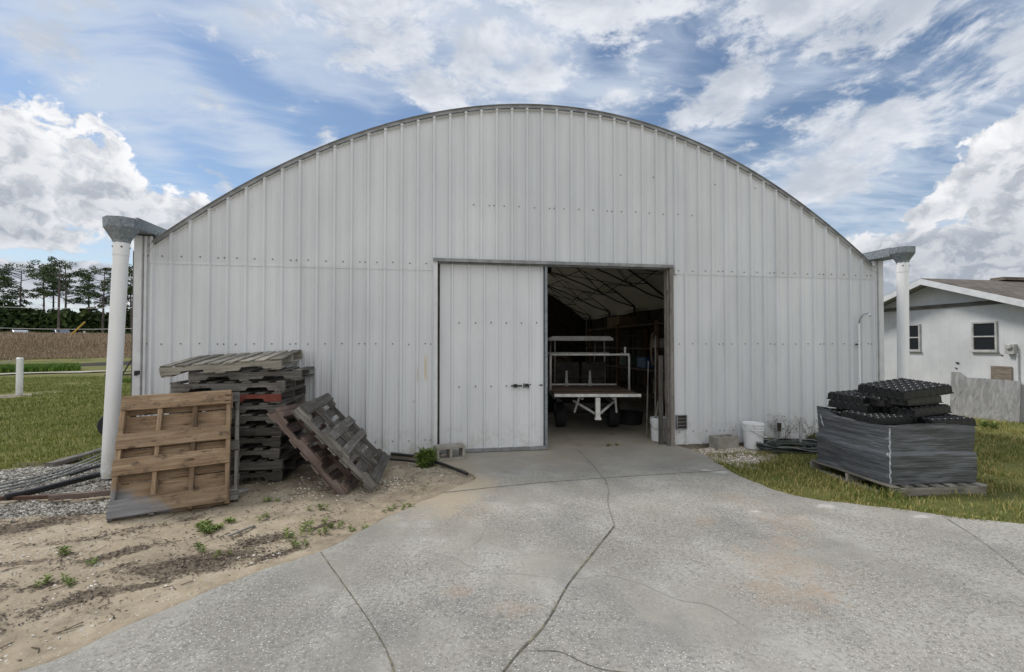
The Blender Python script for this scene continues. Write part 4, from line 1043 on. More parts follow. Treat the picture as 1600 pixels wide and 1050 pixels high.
def tray_mesh(nx=7, ny=6, sx=0.60, sy=0.50, seed=0):
    b = MB(seed); t = 0.006; H = 0.080
    # skirted body with corrugated sides
    cx = sx/nx; cy = sy/ny
    for (a, c_, along) in (((-sx/2, -sy/2), (sx/2, -sy/2), nx), ((sx/2, -sy/2), (sx/2, sy/2), ny), ((sx/2, sy/2), (-sx/2, sy/2), nx), ((-sx/2, sy/2), (-sx/2, -sy/2), ny)):
        pass
    P = []
    def edge(a, c_, k):
        for i in range(k*6):
            u = i/(k*6); x = a[0]+(c_[0]-a[0])*u; y = a[1]+(c_[1]-a[1])*u
            w = -0.006*abs(math.sin(math.pi*u*k))
            l = math.hypot(c_[0]-a[0], c_[1]-a[1]); nx_, ny_2 = (c_[1]-a[1])/l, -(c_[0]-a[0])/l
            P.append((x+nx_*w, y+ny_2*w))
    edge((-sx/2, -sy/2), (sx/2, -sy/2), nx); edge((sx/2, -sy/2), (sx/2, sy/2), ny); edge((sx/2, sy/2), (-sx/2, sy/2), nx); edge((-sx/2, sy/2), (-sx/2, -sy/2), ny)
    n = len(P); V = [(x*1.03, y*1.03, 0) for x, y in P]+[(x*1.03, y*1.03, 0.012) for x, y in P]+[(x, y, 0.014) for x, y in P]+[(x*0.985, y*0.985, H) for x, y in P]+[(x*0.95, y*0.95, H-0.012) for x, y in P]
    F = []
    for j in range(4):
        for i in range(n): F.append((j*n+i, j*n+(i+1) % n, (j+1)*n+(i+1) % n, (j+1)*n+i))
    F.append(tuple(4*n+i for i in range(n))); F.append(tuple(reversed(range(n)))); b.add(V, F)
    for i in range(nx):
        for j in range(ny):
            c = (-sx/2+cx*(i+.5), -sy/2+cy*(j+.5), 0); r = min(cx, cy)/2
            b.lathe([(r*0.99, H-0.013), (r*0.95, H+0.010), (r*0.82, H+0.014), (r*0.70, H+0.008), (r*0.55, H-0.008), (0, H-0.009)], 12, c=c)
    return b
tray0 = None
TG = 'loose black trays on the wrapped bundle'
tz0 = 0.128+HZ-0.035
specs = [ (0.58, 0.60, HZ+0.165, -10, 1, 'black tray skewed in the middle of the pile, one layer below the top'),
  # x,y,z (local to the bundle frame), rot, tilt, label
 (0.29, 0.80, HZ-0.05, 1, 0, 'black tray lying lowest at the far left of the bundle top'),
 (0.80, 0.86, HZ-0.035, -1, -1, 'black tray lying lowest at the far right of the bundle top'),
 (0.27, 0.42, HZ-0.020, 2, 0, 'black tray lying at the near left of the bundle top, nearest the loose film'),
 (0.80, 0.27, HZ-0.025, -2, 0, 'black tray lying along the near right edge of the bundle top'),
 (0.83, 0.60, HZ-0.020, -1, 1, 'black tray at the right rim of the bundle top, behind the nearest right one'),
 (0.44, 0.76, HZ+0.072, 9, -1, 'black tray raised one layer at the back left of the pile'),
 (0.47, 0.80, HZ+0.165, 4, 2, 'black tray on the raised left pile, left of the topmost tray'),
 (0.70, 0.46, HZ+0.072, 12, 1, 'black tray one layer up in the middle of the pile'),
 (0.64, 0.50, HZ+0.185, 14, -1, 'black tray right under the topmost one, its cups showing at the edge'),
 (0.68, 0.50, HZ+0.290, 6, 0, 'topmost black tray, turned corner forward on the pile')]
for i, (x, y, zt, ro, ti, lab) in enumerate(specs):
    Mx = BM @ Matrix.Translation((x, y, zt)) @ Matrix.Rotation(rad(7 if i == 10 else ti+2), 4, Vector((0.66, -0.75, 0))) @ Matrix.Rotation(rad(ro), 4, 'Z')
    if tray0 is None:
        tray0 = tray_mesh(seed=77).build('black_tray', M['black_plastic'], smooth=True, auto=40); o = tray0
    else:
        o = tray0.copy(); COL.objects.link(o)
    if zt < HZ+0.02: Mx = Mx @ Matrix.Diagonal((0.84, 0.98, 0.9, 1))
    if i == 10: Mx = Mx @ Matrix.Scale(1.12, 4)
    o.matrix_world = Mx; tag(o, lab, 'tray', TG)

# ================================================================ buckets, blocks, hose, stakes
def bucket(loc, rot, lab, lid, h=0.375):
    t = empty('white_bucket', M=Matrix.Translation(loc) @ Matrix.Rotation(rot, 4, 'Z'), label=lab, cat='bucket', group='white plastic buckets')
    b = MB(60); r0, r1 = 0.132, 0.150
    R_ = lambda z: r0+(r1-r0)*z/h
    pr = [(0, 0.004), (r0-0.006, 0.004), (r0, 0.0), (R_(h*.74), h*.74), (R_(h*.74)+0.010, h*.745), (R_(h*.78)+0.010, h*.775), (R_(h*.79), h*.78), (R_(h*.85), h*.85), (R_(h*.85)+0.011, h*.855), (R_(h*.89)+0.010, h*.885), (R_(h*.89), h*.89), (R_(h), h)]
    if not lid: pr += [(R_(h)-0.006, h), (R_(h*.8)-0.007, h*.5), (r0-0.008, 0.02), (0, 0.02)]
    b.lathe(pr, 36); b.build('pail', M['bucket'], t, smooth=True, auto=35)
    if lid:
        b = MB(61); b.lathe([(R_(h)+0.008, h-0.020), (R_(h)+0.010, h-0.002), (R_(h)+0.008, h+0.008), (R_(h)-0.004, h+0.010), (R_(h)-0.012, h+0.002), (0, h+0.002)], 36); b.build('lid', M['bucket'], t, smooth=True, auto=35)
    b = MB(62); pts = []
    for k in range(17):
        a = math.pi*k/16; pts.append((math.cos(a)*(r1+0.012), -abs(math.sin(a))*0.17-0.0, h*0.80-math.sin(a)*0.115))
    b.tube(pts, 0.0028, 6); hd = b.build('handle', M['dark_steel'], t, smooth=True)
    b = MB(63); b.tube([pts[7], pts[8], pts[9]], 0.010, 8); g_ = b.build('grip', M['bucket'], hd, smooth=True)
    return t
bucket((4.80, -0.26, 0.0), rad(35), 'lidded white bucket beside the concrete block by the right wall', True)
bucket((3.585, 0.40, 0.022), rad(-20), 'open white bucket inside the doorway by the wooden jamb, holding poles', False)
def cmu(Mx, lab):
    t = empty('concrete_block', M=Mx, label=lab, cat='concrete block', group='hollow concrete blocks')
    b = MB(70); L, W, H, s_ = 0.395, 0.193, 0.193, 0.034
    b.box((0, -W/2+s_/2, H/2), (L, s_, H)); b.box((0, W/2-s_/2, H/2), (L, s_, H))
    for x in (-L/2+s_/2, 0, L/2-s_/2): b.box((x, 0, H/2), (s_, W-2*s_, H-0.001))
    o = b.build('block', M['cmu'])
    o.matrix_world = Mx; bpy.data.objects.remove(t); o.name = 'concrete_block'; tag(o, lab, 'concrete block', 'hollow concrete blocks')
    md = o.modifiers.new('bevel', 'BEVEL'); md.width = 0.004; md.segments = 1; md.limit_method = 'ANGLE'
    return o
cmu(Matrix.Translation((0.135, -0.30, 0.115)) @ Matrix.Rotation(rad(14), 4, 'Z') @ Matrix.Rotation(rad(90), 4, 'X') @ Matrix.Translation((0, 0, -0.097)), 'hollow concrete block on its side by the left end of the sliding door')
cmu(Matrix.Translation((4.34, -0.20, -0.005)) @ Matrix.Rotation(rad(8), 4, 'Z') @ Matrix.Scale(1.0, 4), 'concrete block standing with its holes up beside the white bucket')
# coiled hose by the stakes
b = MB(80); pts = []; rd = random.Random(4)
n = 430
for k in range(n):
    a = k*0.185; lay = k/n; rr_ = 0.30+0.085*math.sin(a*0.13+1)+0.06*math.sin(a*0.057)
    pts.append((5.22+rr_*1.32*math.cos(a)+0.03*math.sin(a*.21), -0.55+rr_*0.85*math.sin(a)+0.03*math.cos(a*.17), 0.022+0.075*abs(math.sin(a*0.091+0.4))+0.02*math.sin(a*0.31)))
b.tube(pts, 0.0115, 7); hs = b.build('garden_hose', M['dark_hose'], smooth=True); tag(hs, 'dark green hose lying in a loose coil on the ground by the stakes', 'hose')
b = MB(81); pts = [(5.22+0.40*math.cos(k*.2)*1.25, -0.58+0.33*math.sin(k*.2), 0.10+0.03*math.sin(k*.7)) for k in range(50)]
b.tube(pts, 0.010, 7); o = b.build('garden_hose', M['grey_hose'], smooth=True); tag(o, 'lighter grey hose looped on top of the dark coil', 'hose')
# stakes
b = MB(82); b.tube([(5.42, -0.05, -0.05), (5.42, -0.05, 0.21)], 0.017, 10); b.box((5.42, -0.052, 0.265), (0.045, 0.035, 0.13), mi=1)
o = b.build('pipe_stub', [M['old_pvc'], M['dark_steel']]); tag(o, 'short pipe stub capped with a dark block behind the coiled hose', 'pipe stub')
b = MB(83); b.tube([(5.53, -0.36, -0.05), (5.53, -0.36, 0.40)], 0.018, 10)
o = b.build('pipe_stub', [M['old_pvc']], smooth=True, auto=40); tag(o, 'taller bare grey pipe stub standing in the coiled hose', 'pipe stub')
# outdoor shower standpipe
t = empty('outdoor_shower', (6.92, -0.06, 0), label='thin white standpipe with a small shower head on the right wall', cat='outdoor shower')
b = MB(84); b.tube([(0, 0, 0.0), (0, 0, 0.80), (0, 0, 1.95)], 0.016, 10); b.tube([(0, 0, 0.78), (0, 0, 0.86)], 0.024, 10); b.build('riser', M['pvc'], t, smooth=True, auto=40)
b = MB(85); b.tube([(0, 0, 1.93), (0.0, -0.02, 2.02), (0.02, -0.06, 2.09), (0.05, -0.10, 2.12)], 0.010, 8); ar = b.build('shower_arm', M['chrome'], t, smooth=True)
b = MB(86); b.lathe([(0, 0.03), (0.012, 0.03), (0.020, 0.01), (0.045, -0.015), (0.045, -0.03), (0, -0.032)], 16, M=Matrix.Translation((0.07, -0.12, 2.10)) @ Matrix.Rotation(rad(28), 4, 'X') @ Matrix.Rotation(rad(20), 4, 'Y')); sub(b.build('shower_head', M['chrome'], smooth=True, auto=40), ar)
b = MB(87); b.box((0, 0.015, 0.80), (0.07, 0.04, 0.035)); b.tube([(0, -0.02, 0.80), (0.07, -0.03, 0.80)], 0.008, 8); b.box((0.085, -0.03, 0.80), (0.03, 0.02, 0.012)); b.build('valve', M['brass'], t)
for z in (0.72, 1.60):
    b = MB(88); b.box((0, 0.02, z), (0.07, 0.03, 0.02)); b.build('pipe_clamp', M['dark_steel'], t)
# black pipe lying out of the wall onto the slab
b = MB(89); pts = [(-0.66, -0.16, 0.09), (-0.35, -0.26, 0.07), (-0.12, -0.46, 0.05), (0.08, -0.72, 0.045), (0.22, -0.96, 0.045), (0.33, -1.16, 0.046)]
b.tube(pts, 0.020, 10); o = b.build('black_pipe', M['black_pipe'], smooth=True, auto=50); tag(o, 'black plastic pipe snaking from the wall onto the concrete edge', 'pipe')
b = MB(90); b.tube([(-0.75, -0.22, 0.04), (-0.45, -0.36, 0.04), (-0.20, -0.52, 0.035), (-0.08, -0.62, 0.035)], 0.016, 8); o = b.build('black_pipe', M['black_pipe'], smooth=True, auto=50); tag(o, 'shorter black pipe end beside the green weed', 'pipe')

# ---------------------------------------------------------------- left: edging, pipes and conduit by the downspout
def line_thing(name, pts, r, m, lab, cat, group=None, seg=8):
    b = MB(91); b.tube(pts, r, seg); o = b.build(name, m, smooth=True, auto=50); tag(o, lab, cat, group); return o
def G(px, py, z=0.0):      # helper: world point on the plane z under a photo measurement
    f = Matrix.Rotation(rad(-9.02), 3, 'Z') @ Vector((0, 1, 0)); pt = math.atan(13/711.0)
    Fv = Vector((f.x*math.cos(pt), f.y*math.cos(pt), math.sin(pt))); Rv = Vector((f.y, -f.x, 0)); Uv = Rv.cross(Fv)
    d = Fv+Rv*(px-800)/711-Uv*(py-525)/711; return CAM+d*((z-CAM.z)/d.z)
line_thing('black_pipe', [G(8, 777, .05), G(60, 766, .05), G(110, 753, .05), G(168, 738, .05), G(196, 730, .05)], 0.034, M['black_pipe'], 'thick black pipe lying on the gravel left of the downspout', 'pipe')
line_thing('black_pipe', [G(110, 742, .05), G(140, 732, .07), G(168, 724, .05), G(200, 716, .05)], 0.020, M['black_pipe'], 'thin black pipe above the thick one near the downspout', 'pipe')
for k, (a, lab) in enumerate(((0, 'grey conduit lying highest on the gravel, nearest the lawn'), (1, 'grey conduit in the middle of three on the gravel'), (2, 'grey conduit lying nearest the thick black pipe'))):
    line_thing('grey_conduit', [G(-15, 761+a*5, .03), G(50, 747+a*5, .03), G(100, 734+a*4, .04), G(135, 719+a*5, .05), G(168, 705+a*5, .04), G(195, 697+a*5, .03)], 0.011, M['grey_hose'], lab, 'conduit', 'grey conduits on the gravel', 6)
p0, p1 = G(82, 727, .03), G(172, 702, .03)
b = MB(92); dv = (p1-p0); mm = frame((p0+p1)/2, dv, ey=Vector((-dv.y, dv.x, 0))); b.board((0, 0, 0.01), (dv.length+0.1, 0.11, 0.07), M=mm, n=12, wear=.006)
o = b.build('landscape_timber', M['dark_wood']); tag(o, 'dark rotting timber edging between the lawn and the gravel', 'timber')
p0, p1 = G(98, 777, .03), G(178, 770, .03)
b = MB(93); dv = (p1-p0); mm = frame((p0+p1)/2, dv, ey=Vector((-dv.y, dv.x, 0))); b.board((0, 0, 0.01), (dv.length+0.2, 0.05, 0.055), M=mm, n=12, wear=.003)
o = b.build('wood_strip', M['reddish_wood']); tag(o, 'reddish wooden strip lying beside the brown pallet foot', 'wood strip')
p0, p1 = G(-20, 781, .02), G(104, 776, .02)
b = MB(94); dv = (p1-p0); mm = frame((p0+p1)/2, dv, ey=Vector((-dv.y, dv.x, 0))); b.board((0, 0, 0.01), (dv.length, 0.035, 0.04), M=mm, n=12, wear=.003)
o = b.build('iron_bar', M['rust']); tag(o, 'rusty flat bar lying along the gravel edge at far left', 'iron bar')
p0, p1 = G(398, 822, 0.012), G(358, 838, 0.012)
b = MB(95); dv = (p1-p0); mm = frame((p0+p1)/2, dv, ey=Vector((-dv.y, dv.x, 0))); b.board((0, 0, 0.004), (dv.length, 0.022, 0.012), M=mm, n=6, wear=.002)
o = b.build('wood_strip', M['old_wood']); tag(o, 'thin wood splinter lying on the sand in front of the pallets', 'wood strip')
b = MB(96); p0 = G(372, 770, .02)
b.board((0, 0, 0.012), (0.20, 0.06, 0.014), M=Matrix.Translation(p0) @ Matrix.Rotation(rad(60), 4, 'Z'), n=5, wear=.003)
o = b.build('wood_scrap', M['plywood']); tag(o, 'small pale wood scrap at the foot of the grey pallets', 'wood scrap')
# tyre behind the downspout
def tyre(Mx, R_=0.30, w=0.16, name='tyre', lab=None, cat=None):
    b = MB(97); b.lathe([(R_*0.58, -w*.42), (R_*0.72, -w*.5), (R_*0.92, -w*.5), (R_, -w*.34), (R_*1.01, 0), (R_, w*.34), (R_*0.92, w*.5), (R_*0.72, w*.5), (R_*0.58, w*.42), (R_*0.58, -w*.42)], 32, M=Mx)
    return b
b = tyre(Matrix.Identity(4), 0.21, 0.15); o = b.build('old_tyre', M['rubber'], smooth=True, auto=50)
o.matrix_world = Matrix.Translation((-5.62, 2.30, 0.20)) @ Matrix.Rotation(rad(15), 4, 'Z') @ Matrix.Rotation(rad(80), 4, 'X'); tag(o, 'small black tyre standing on the lawn behind the downspout', 'tyre')
# white post with rope
t = empty('rope_post', (-13.14, 10.04, 0.0), label='short white post with a slack rope at the left on bare sand', cat='post')
b = MB(98); b.lathe([(0, -0.1), (0.083, -0.1), (0.083, 1.13), (0.087, 1.13), (0.087, 1.16), (0.07, 1.175), (0, 1.18)], 24); b.build('post', M['pvc'], t, smooth=True, auto=40)
b = MB(99)
for dz, sg in ((0.0, .55), (-0.05, .42)): b.tube([(-0.06-k*0.30, -0.05-k*0.42, 1.12+dz-sg*(k/2.0)*0.42) for k in range(8)], 0.013, 6)
b.build('rope', M['rope'], t)
# thin brown stake, dark pole with rail
b = MB(100); b.board((0, 0, 0.75), (0.035, 0.03, 1.6), n=8, wear=.003); o = b.build('wooden_stake', M['old_wood'], loc=None); o.matrix_world = Matrix.Translation((-8.45, 6.6, 0)) @ Matrix.Rotation(rad(2), 4, 'Y'); tag(o, 'thin brown stake standing on the lawn left of the downspout', 'stake')
t = empty('dark_pole', (-5.98, 3.4, 0), label='tall dark pole with a rail and brace beside the left barn corner', cat='pole')
b = MB(101); b.tube([(0, 0, -0.05), (0, 0, 3.45)], 0.030, 10); b.build('pole', M['dark_wood'], t)
b = MB(102); b.tube([(-0.65, 0.25, 0.98), (0.3, -0.1, 1.02)], 0.018, 8); b.build('rail', M['dark_steel'], t)
b = MB(103); b.tube([(-0.22, 0, 0.95), (0.02, 0, 1.38)], 0.012, 8); b.build('brace', M['dark_steel'], t)

# ================================================================ inside the barn: flatbed cart and clutter
ct = empty('utility_cart', M=Matrix.Translation((2.60, 0.62, 0.022)) @ Matrix.Rotation(rad(-9), 4, 'Z'), label='white framed flatbed utility cart with a canopy parked inside the barn', cat='utility cart')
DWW = 1.44
b = MB(110)
for i in range(9): b.board((0, 0.09+i*0.165, 0.735), (DWW-0.03, 0.155, 0.022), n=6, wear=.001)
b.build('deck', M['dark_deck'] if 'dark_deck' in M else M['reddish_wood'], ct)
b = MB(111)
b.box((0, -0.005, 0.728), (DWW, 0.03, 0.048)); b.build('rear_rail', M['dirty_white'], ct)
for s in (-1, 1):
    b = MB(112); b.box((s*(DWW/2-0.01), 0.78, 0.70), (0.035, 1.50, 0.07)); b.build('side_rail', M['dark_steel'], ct)
def rbar(b, pts, w): b.tube(pts, w, 8)
b = MB(113); x = DWW/2+0.0; rbar(b, [(-x, 0.75, 0.72), (-x, 0.75, 1.36), (-x+0.03, 0.75, 1.39), (x-0.03, 0.75, 1.39), (x, 0.75, 1.36), (x, 0.75, 0.72)], 0.021); b.build('rear_hoop', M['dirty_white'], ct, smooth=True)
b = MB(114); rbar(b, [(-x, 1.55, 0.72), (-x, 1.55, 1.40), (x-0.2, 1.55, 1.40)], 0.021); b.tube([(-x, 0.75, 1.395), (-x, 1.55, 1.40)], 0.018, 8); b.tube([(x, 0.75, 1.395), (x, 1.4, 1.40)], 0.018, 8); b.build('front_hoop', M['dirty_white'], ct, smooth=True)
b = MB(115); rbar(b, [(x-0.06, 0.80, 1.39), (x-0.06, 0.80, 1.53)], 0.02); b.build('corner_post', M['dirty_white'], ct)
b = MB(116); b.box((0, 1.55, 0.775), (DWW-0.1, 0.03, 0.03)); b.build('cross_bar', M['dirty_white'], ct)
for xx in (-0.33, 0.14):
    b = MB(117); b.box((xx, 1.53, 0.78), (0.07, 0.04, 0.06)); b.prism([(xx-0.028, 0.81), (xx+0.028, 0.81), (xx+0.016, 1.05), (xx-0.016, 1.05)], 1.55, 1.57); b.build('seat_bracket', M['old_pvc'], ct)
b = MB(118); b.box((0, 0.0, 0.52), (0.075, 0.07, 0.34)); b.box((0, -0.01, 0.345), (0.10, 0.09, 0.035)); b.build('hitch', M['dirty_white'], ct)
for s in (-1, 1):
    b = MB(119); b.tube([(s*0.04, 0.02, 0.42), (s*0.36, 0.32, 0.60)], 0.022, 8); b.tube([(s*0.30, 0.04, 0.70), (s*0.36, 0.2, 0.42)], 0.018, 8); b.build('hitch_brace', M['old_pvc'], ct)
    b = MB(120); b.tube([(s*0.26+0.022*math.cos(a), -0.012, 0.685+0.022*math.sin(a)) for a in np.linspace(0, 2*math.pi, 13)[:-1]], 0.004, 6, closed=True); b.build('tie_ring', M['chrome'], ct)
for s in (-1, 1):
    for yy in (1.15, 3.1):
        w = empty('wheel', (s*0.50, yy, 0.235)); w.parent = ct
        tb = tyre(Matrix.Rotation(rad(90), 4, 'Y'), 0.235, 0.20); tb.build('tyre', M['rubber'], w, smooth=True, auto=50)
        b = MB(121); b.lathe([(0.13, -0.06), (0.135, 0.06), (0.10, 0.05), (0.05, 0.03), (0, 0.03)], 20, M=Matrix.Rotation(rad(90), 4, 'Y')); b.lathe([(0.135, -0.06), (0.05, -0.03), (0, -0.03)], 20, M=Matrix.Rotation(rad(90), 4, 'Y')); b.build('rim', M['dark_steel'], w, smooth=True, auto=40)
b = MB(122); b.box((0, 2.3, 0.42), (0.9, 2.6, 0.10)); b.box((0, 3.55, 0.60), (1.1, 0.5, 0.42)); b.box((0, 2.15, 0.60), (1.1, 0.5, 0.26)); b.tube([(-0.62, 1.15, 0.235), (0.62, 1.15, 0.235)], 0.04, 8); b.build('chassis', M['dark_steel'], ct)
b = MB(123)
for xx in (-0.27, 0.27): b.box((xx, 2.15, 0.80), (0.50, 0.46, 0.12)); b.box((xx, 1.93, 1.04), (0.48, 0.10, 0.34))
b.build('seat', M['dark_void'], ct)
b = MB(124); b.tube([(-0.34+0.17*math.cos(a), 2.75+0.06*math.sin(a), 1.12+0.15*math.sin(a)) for a in np.linspace(0, 2*math.pi, 25)[:-1]], 0.012, 6, closed=True); b.tube([(-0.34, 2.75, 1.12), (-0.34, 3.1, 0.85)], 0.02, 8); b.build('steering_wheel', M['rubber'], ct, smooth=True)
for s in (-1, 1):
    b = MB(125); b.tube([(s*0.52, 1.95, 0.75), (s*0.52, 2.0, 1.66)], 0.014, 8); b.tube([(s*0.52, 3.3, 0.80), (s*0.52, 3.0, 1.66)], 0.014, 8); b.build('canopy_post', M['old_pvc'], ct)
b = MB(126); b.prism([(-0.66, 1.655), (0.66, 1.655), (0.655, 1.70), (0.58, 1.745), (-0.58, 1.745), (-0.655, 1.70)], 1.75, 3.25); b.build('canopy', M['dirty_white'], ct)

# timber rack along the right wall, with hanging hose, cans and boxes
rk = empty('timber_rack', (5.2, 2.2, 0.022), label='rough timber shelving rack along the right inside wall of the barn', cat='rack')
for i, (yy, xx) in enumerate(((0.4, -0.55), (2.6, -0.55), (4.8, -0.55), (0.4, 0.25), (2.6, 0.25))):
    b = MB(130+i); b.board((xx, yy, 1.05), (0.085, 0.085, 2.1), n=8, wear=.002); b.build('upright', M['rack_wood'] if 'rack_wood' in M else M['brown_wood'], rk)
for i, zz in enumerate((0.45, 1.0, 1.48, 2.02)):
    b = MB(140+i); b.board((-0.15, 2.6, zz), (0.95, 5.0, 0.035), n=10, wear=.003); b.build('shelf', M['reddish_wood'], rk)
Rb = random.Random(21)
def carton(loc, sz, m, lab, rot=0, cat='box', name='carton'):
    b = MB(Rb.randint(0, 999)); b.box((0, 0, sz[2]/2), sz); b.box((0, 0, sz[2]+0.004), (sz[0]*0.98, 0.05, 0.006))
    o = b.build(name, m); o.matrix_world = Matrix.Translation(loc) @ Matrix.Rotation(rot, 4, 'Z'); tag(o, lab, cat); return o
M['tan_card'] = simple('dusty_cardboard', (0.20, 0.15, 0.10), 0.9, var=0.25)
M['blue_plastic'] = simple('blue_plastic', (0.05, 0.11, 0.22), 0.45)
M['dull_green'] = simple('dull_green_paint', (0.10, 0.14, 0.10), 0.6)
carton((4.85, 2.75, 1.525), (0.28, 0.32, 0.20), M['old_pvc'], 'pale dusty box on the upper rack shelf nearest the door', .1)
carton((4.9, 3.6, 1.04), (0.30, 0.4, 0.25), M['blue_plastic'], 'dark blue bin on the middle rack shelf', .05)
carton((4.9, 2.8, 0.49), (0.32, 0.4, 0.30), M['tan_card'], 'brown cardboard box on the lowest rack shelf', -.1)
carton((4.95, 4.9, 1.04), (0.34, 0.5, 0.28), M['dull_green'], 'green box deeper on the middle rack shelf', .1)
carton((5.0, 5.4, 2.06), (0.5, 0.7, 0.3), M['tan_card'], 'large cardboard box on top of the rack', .1)
carton((4.0, 9.5, 0.022), (1.2, 0.9, 1.3), M['tan_card'], 'big dusty crate standing at the back of the barn', .2, 'crate', 'crate')
carton((2.1, 12.5, 0.022), (1.6, 0.9, 1.6), M['dull_green'], 'green cabinet against the dark back wall', 0, 'cabinet', 'cabinet')
b = MB(150); pts = []
for k in range(130):
    a = k*0.29; pts.append((0.02*math.sin(k*.5), 0.16*math.cos(a)*(1+.06*math.sin(k*.3)), -0.05+0.34*math.sin(a)*(1+.05*math.sin(k*.21))))
b.tube(pts, 0.008, 6); o = b.build('hose_coil', M['tan_rope'] if 'tan_rope' in M else M['rope'], smooth=True); o.matrix_world = Matrix.Translation((4.50, 2.42, 1.55)) @ Matrix.Rotation(rad(-50), 4, 'Z'); tag(o, 'tan hose coil hanging on the rack post inside the door', 'hose')
def pole(p0, p1, r, m, lab):
    b = MB(151); b.tube([p0, p1], r, 8); o = b.build('wooden_pole', m); tag(o, lab, 'pole'); return o
pole((3.62, 0.62, 0.03), (3.80, 0.95, 1.75), 0.014, M['old_wood'], 'thin pale pole leaning upright just inside the right jamb')
pole((3.50, 0.40, 0.30), (3.80, 0.70, 0.98), 0.016, M['pale_wood'], 'short pale handle slanting out of the open bucket')
pole((3.50, 0.70, 0.03), (3.66, 0.95, 1.30), 0.012, M['old_wood'], 'shorter grey stick leaning behind the open bucket')
b = MB(152); b.board((3.475, 0.13, 0.72), (0.07, 0.045, 1.40), n=8, wear=.003); o = b.build('loose_board', M['dark_wood']); tag(o, 'grey board propped against the right door jamb', 'board')
b = MB(153); b.lathe([(0.0, 0.0), (0.24, 0.0), (0.27, 0.22), (0.28, 0.23), (0.26, 0.24), (0.23, 0.03), (0, 0.03)], 28, c=(3.75, 2.0, 0.022)); o = b.build('black_tub', M['rubber'], smooth=True, auto=40); tag(o, 'low black rubber tub on the floor beside the cart', 'tub')
b = MB(154); b.box((3.55, 8.0, 4.05), (0.16, 0.2, 0.16)); b.tube([(3.55, 8.0, 4.1), (3.55, 8.0, 4.6)], 0.012, 6); o = b.build('hanging_lamp', M['dark_steel']); tag(o, 'small unlit dark lamp hanging from the barn trusses', 'lamp')
# ladder-like rail frame in the far dark right
b = MB(155)
for zz in (1.9, 2.35): b.box((7.05, 7.5, zz), (0.3, 9.0, 0.04))
o = b.build('wall_shelf', M['dark_void']); tag(o, 'long dark shelves high on the right wall deep in the barn', 'shelf')

# ================================================================ house on the right
hx0, hx1, hyc, hw = 11.67, 22.0, 2.41, 2.55
house = empty('white_house', (hx0, hyc, 0), label='low white panelled outbuilding with brown shingled gable roof at right', cat='house')
def H_(o): o.parent = house; o.matrix_parent_inverse = Matrix.Translation((-hx0, -hyc, 0)); return o
RZ = lambda y: 3.14-0.36*abs(y-hyc)
def f_hw(T, S, bump):
    v = T.obj(); n = T.noise(v, 1.4, 5, 0.6); c = T.mix(T.ss(n, 0.35, 0.7), (0.63, 0.64, 0.65), (0.52, 0.53, 0.54))
    c = T.mix(T.ss(T.noise(T.map(v, sc=(6, 14, 1)), 1.0, 5, 0.7), 0.56, 0.75, 0, 0.5), c, (0.45, 0.45, 0.44))
    c = T.mix(T.ss(T.noise(v, 5.5, 5, 0.75), 0.715, 0.745, 0, 0.85), c, (0.16, 0.15, 0.14)); S('Base Color', c); S('Roughness', 0.7)
M['house_wall'] = mat('white_panel_wall', f_hw)
def f_sh(T, S, bump):
    br = T.node('ShaderNodeTexBrick'); x, y, z = T.sep(T.obj()); T.put(br.inputs['Vector'], T.comb(x, T.m('MULTIPLY', z, 3.0)))
    br.inputs['Scale'].default_value = 1.0; br.inputs['Brick Width'].default_value = 0.30; br.inputs['Row Height'].default_value = 0.16; br.inputs['Mortar Size'].default_value = 0.012
    br.inputs['Color1'].default_value = (0.105, 0.088, 0.072, 1); br.inputs['Color2'].default_value = (0.165, 0.14, 0.115, 1); br.inputs['Mortar'].default_value = (0.045, 0.04, 0.035, 1)
    c = T.mix(T.ss(T.noise(T.obj(), 3, 5), 0.4, 0.7, 0, .4), br.outputs[0], (0.20, 0.17, 0.14)); S('Base Color', c); S('Roughness', 0.95); bump(br.outputs['Fac'], -0.4, 0.01)
M['shingle'] = mat('brown_shingles', f_sh)
def gable_wall(x, nm, grooves=True):
    b = MB(160); n = 25; ys = np.linspace(hyc-hw, hyc+hw, n+1); V = []; F = []
    prof = []
    for y in ys:
        prof.append((y, 0))
        if grooves and y < hyc+hw-0.05: prof += [(y+0.050, 0.0), (y+0.052, 0.0018), (y+0.056, 0.0018), (y+0.058, 0.0)]
    for (y, d) in prof: V += [(x+d, y, -0.05), (x+d, y, RZ(y)-0.05)]
    F = [(2*i, 2*i+1, 2*i+3, 2*i+2) for i in range(len(prof)-1)]; b.add(V, F); return b
H_(gable_wall(hx0, 'wall').build('gable_wall', M['house_wall']))
b = MB(161)
for y in (hyc-hw, hyc+hw): b.box(((hx0+hx1)/2+0.03, y+(0.03 if y < hyc else -0.03), 1.0), (hx1-hx0-0.06, 0.05, 2.2))
H_(b.build('long_wall', M['house_wall']))
b = gable_wall(hx1, 'wall', False); H_(b.build('far_gable', M['house_wall']))
ov = 0.45; ye0, ye1 = hyc-hw-0.35, hyc+hw+0.35
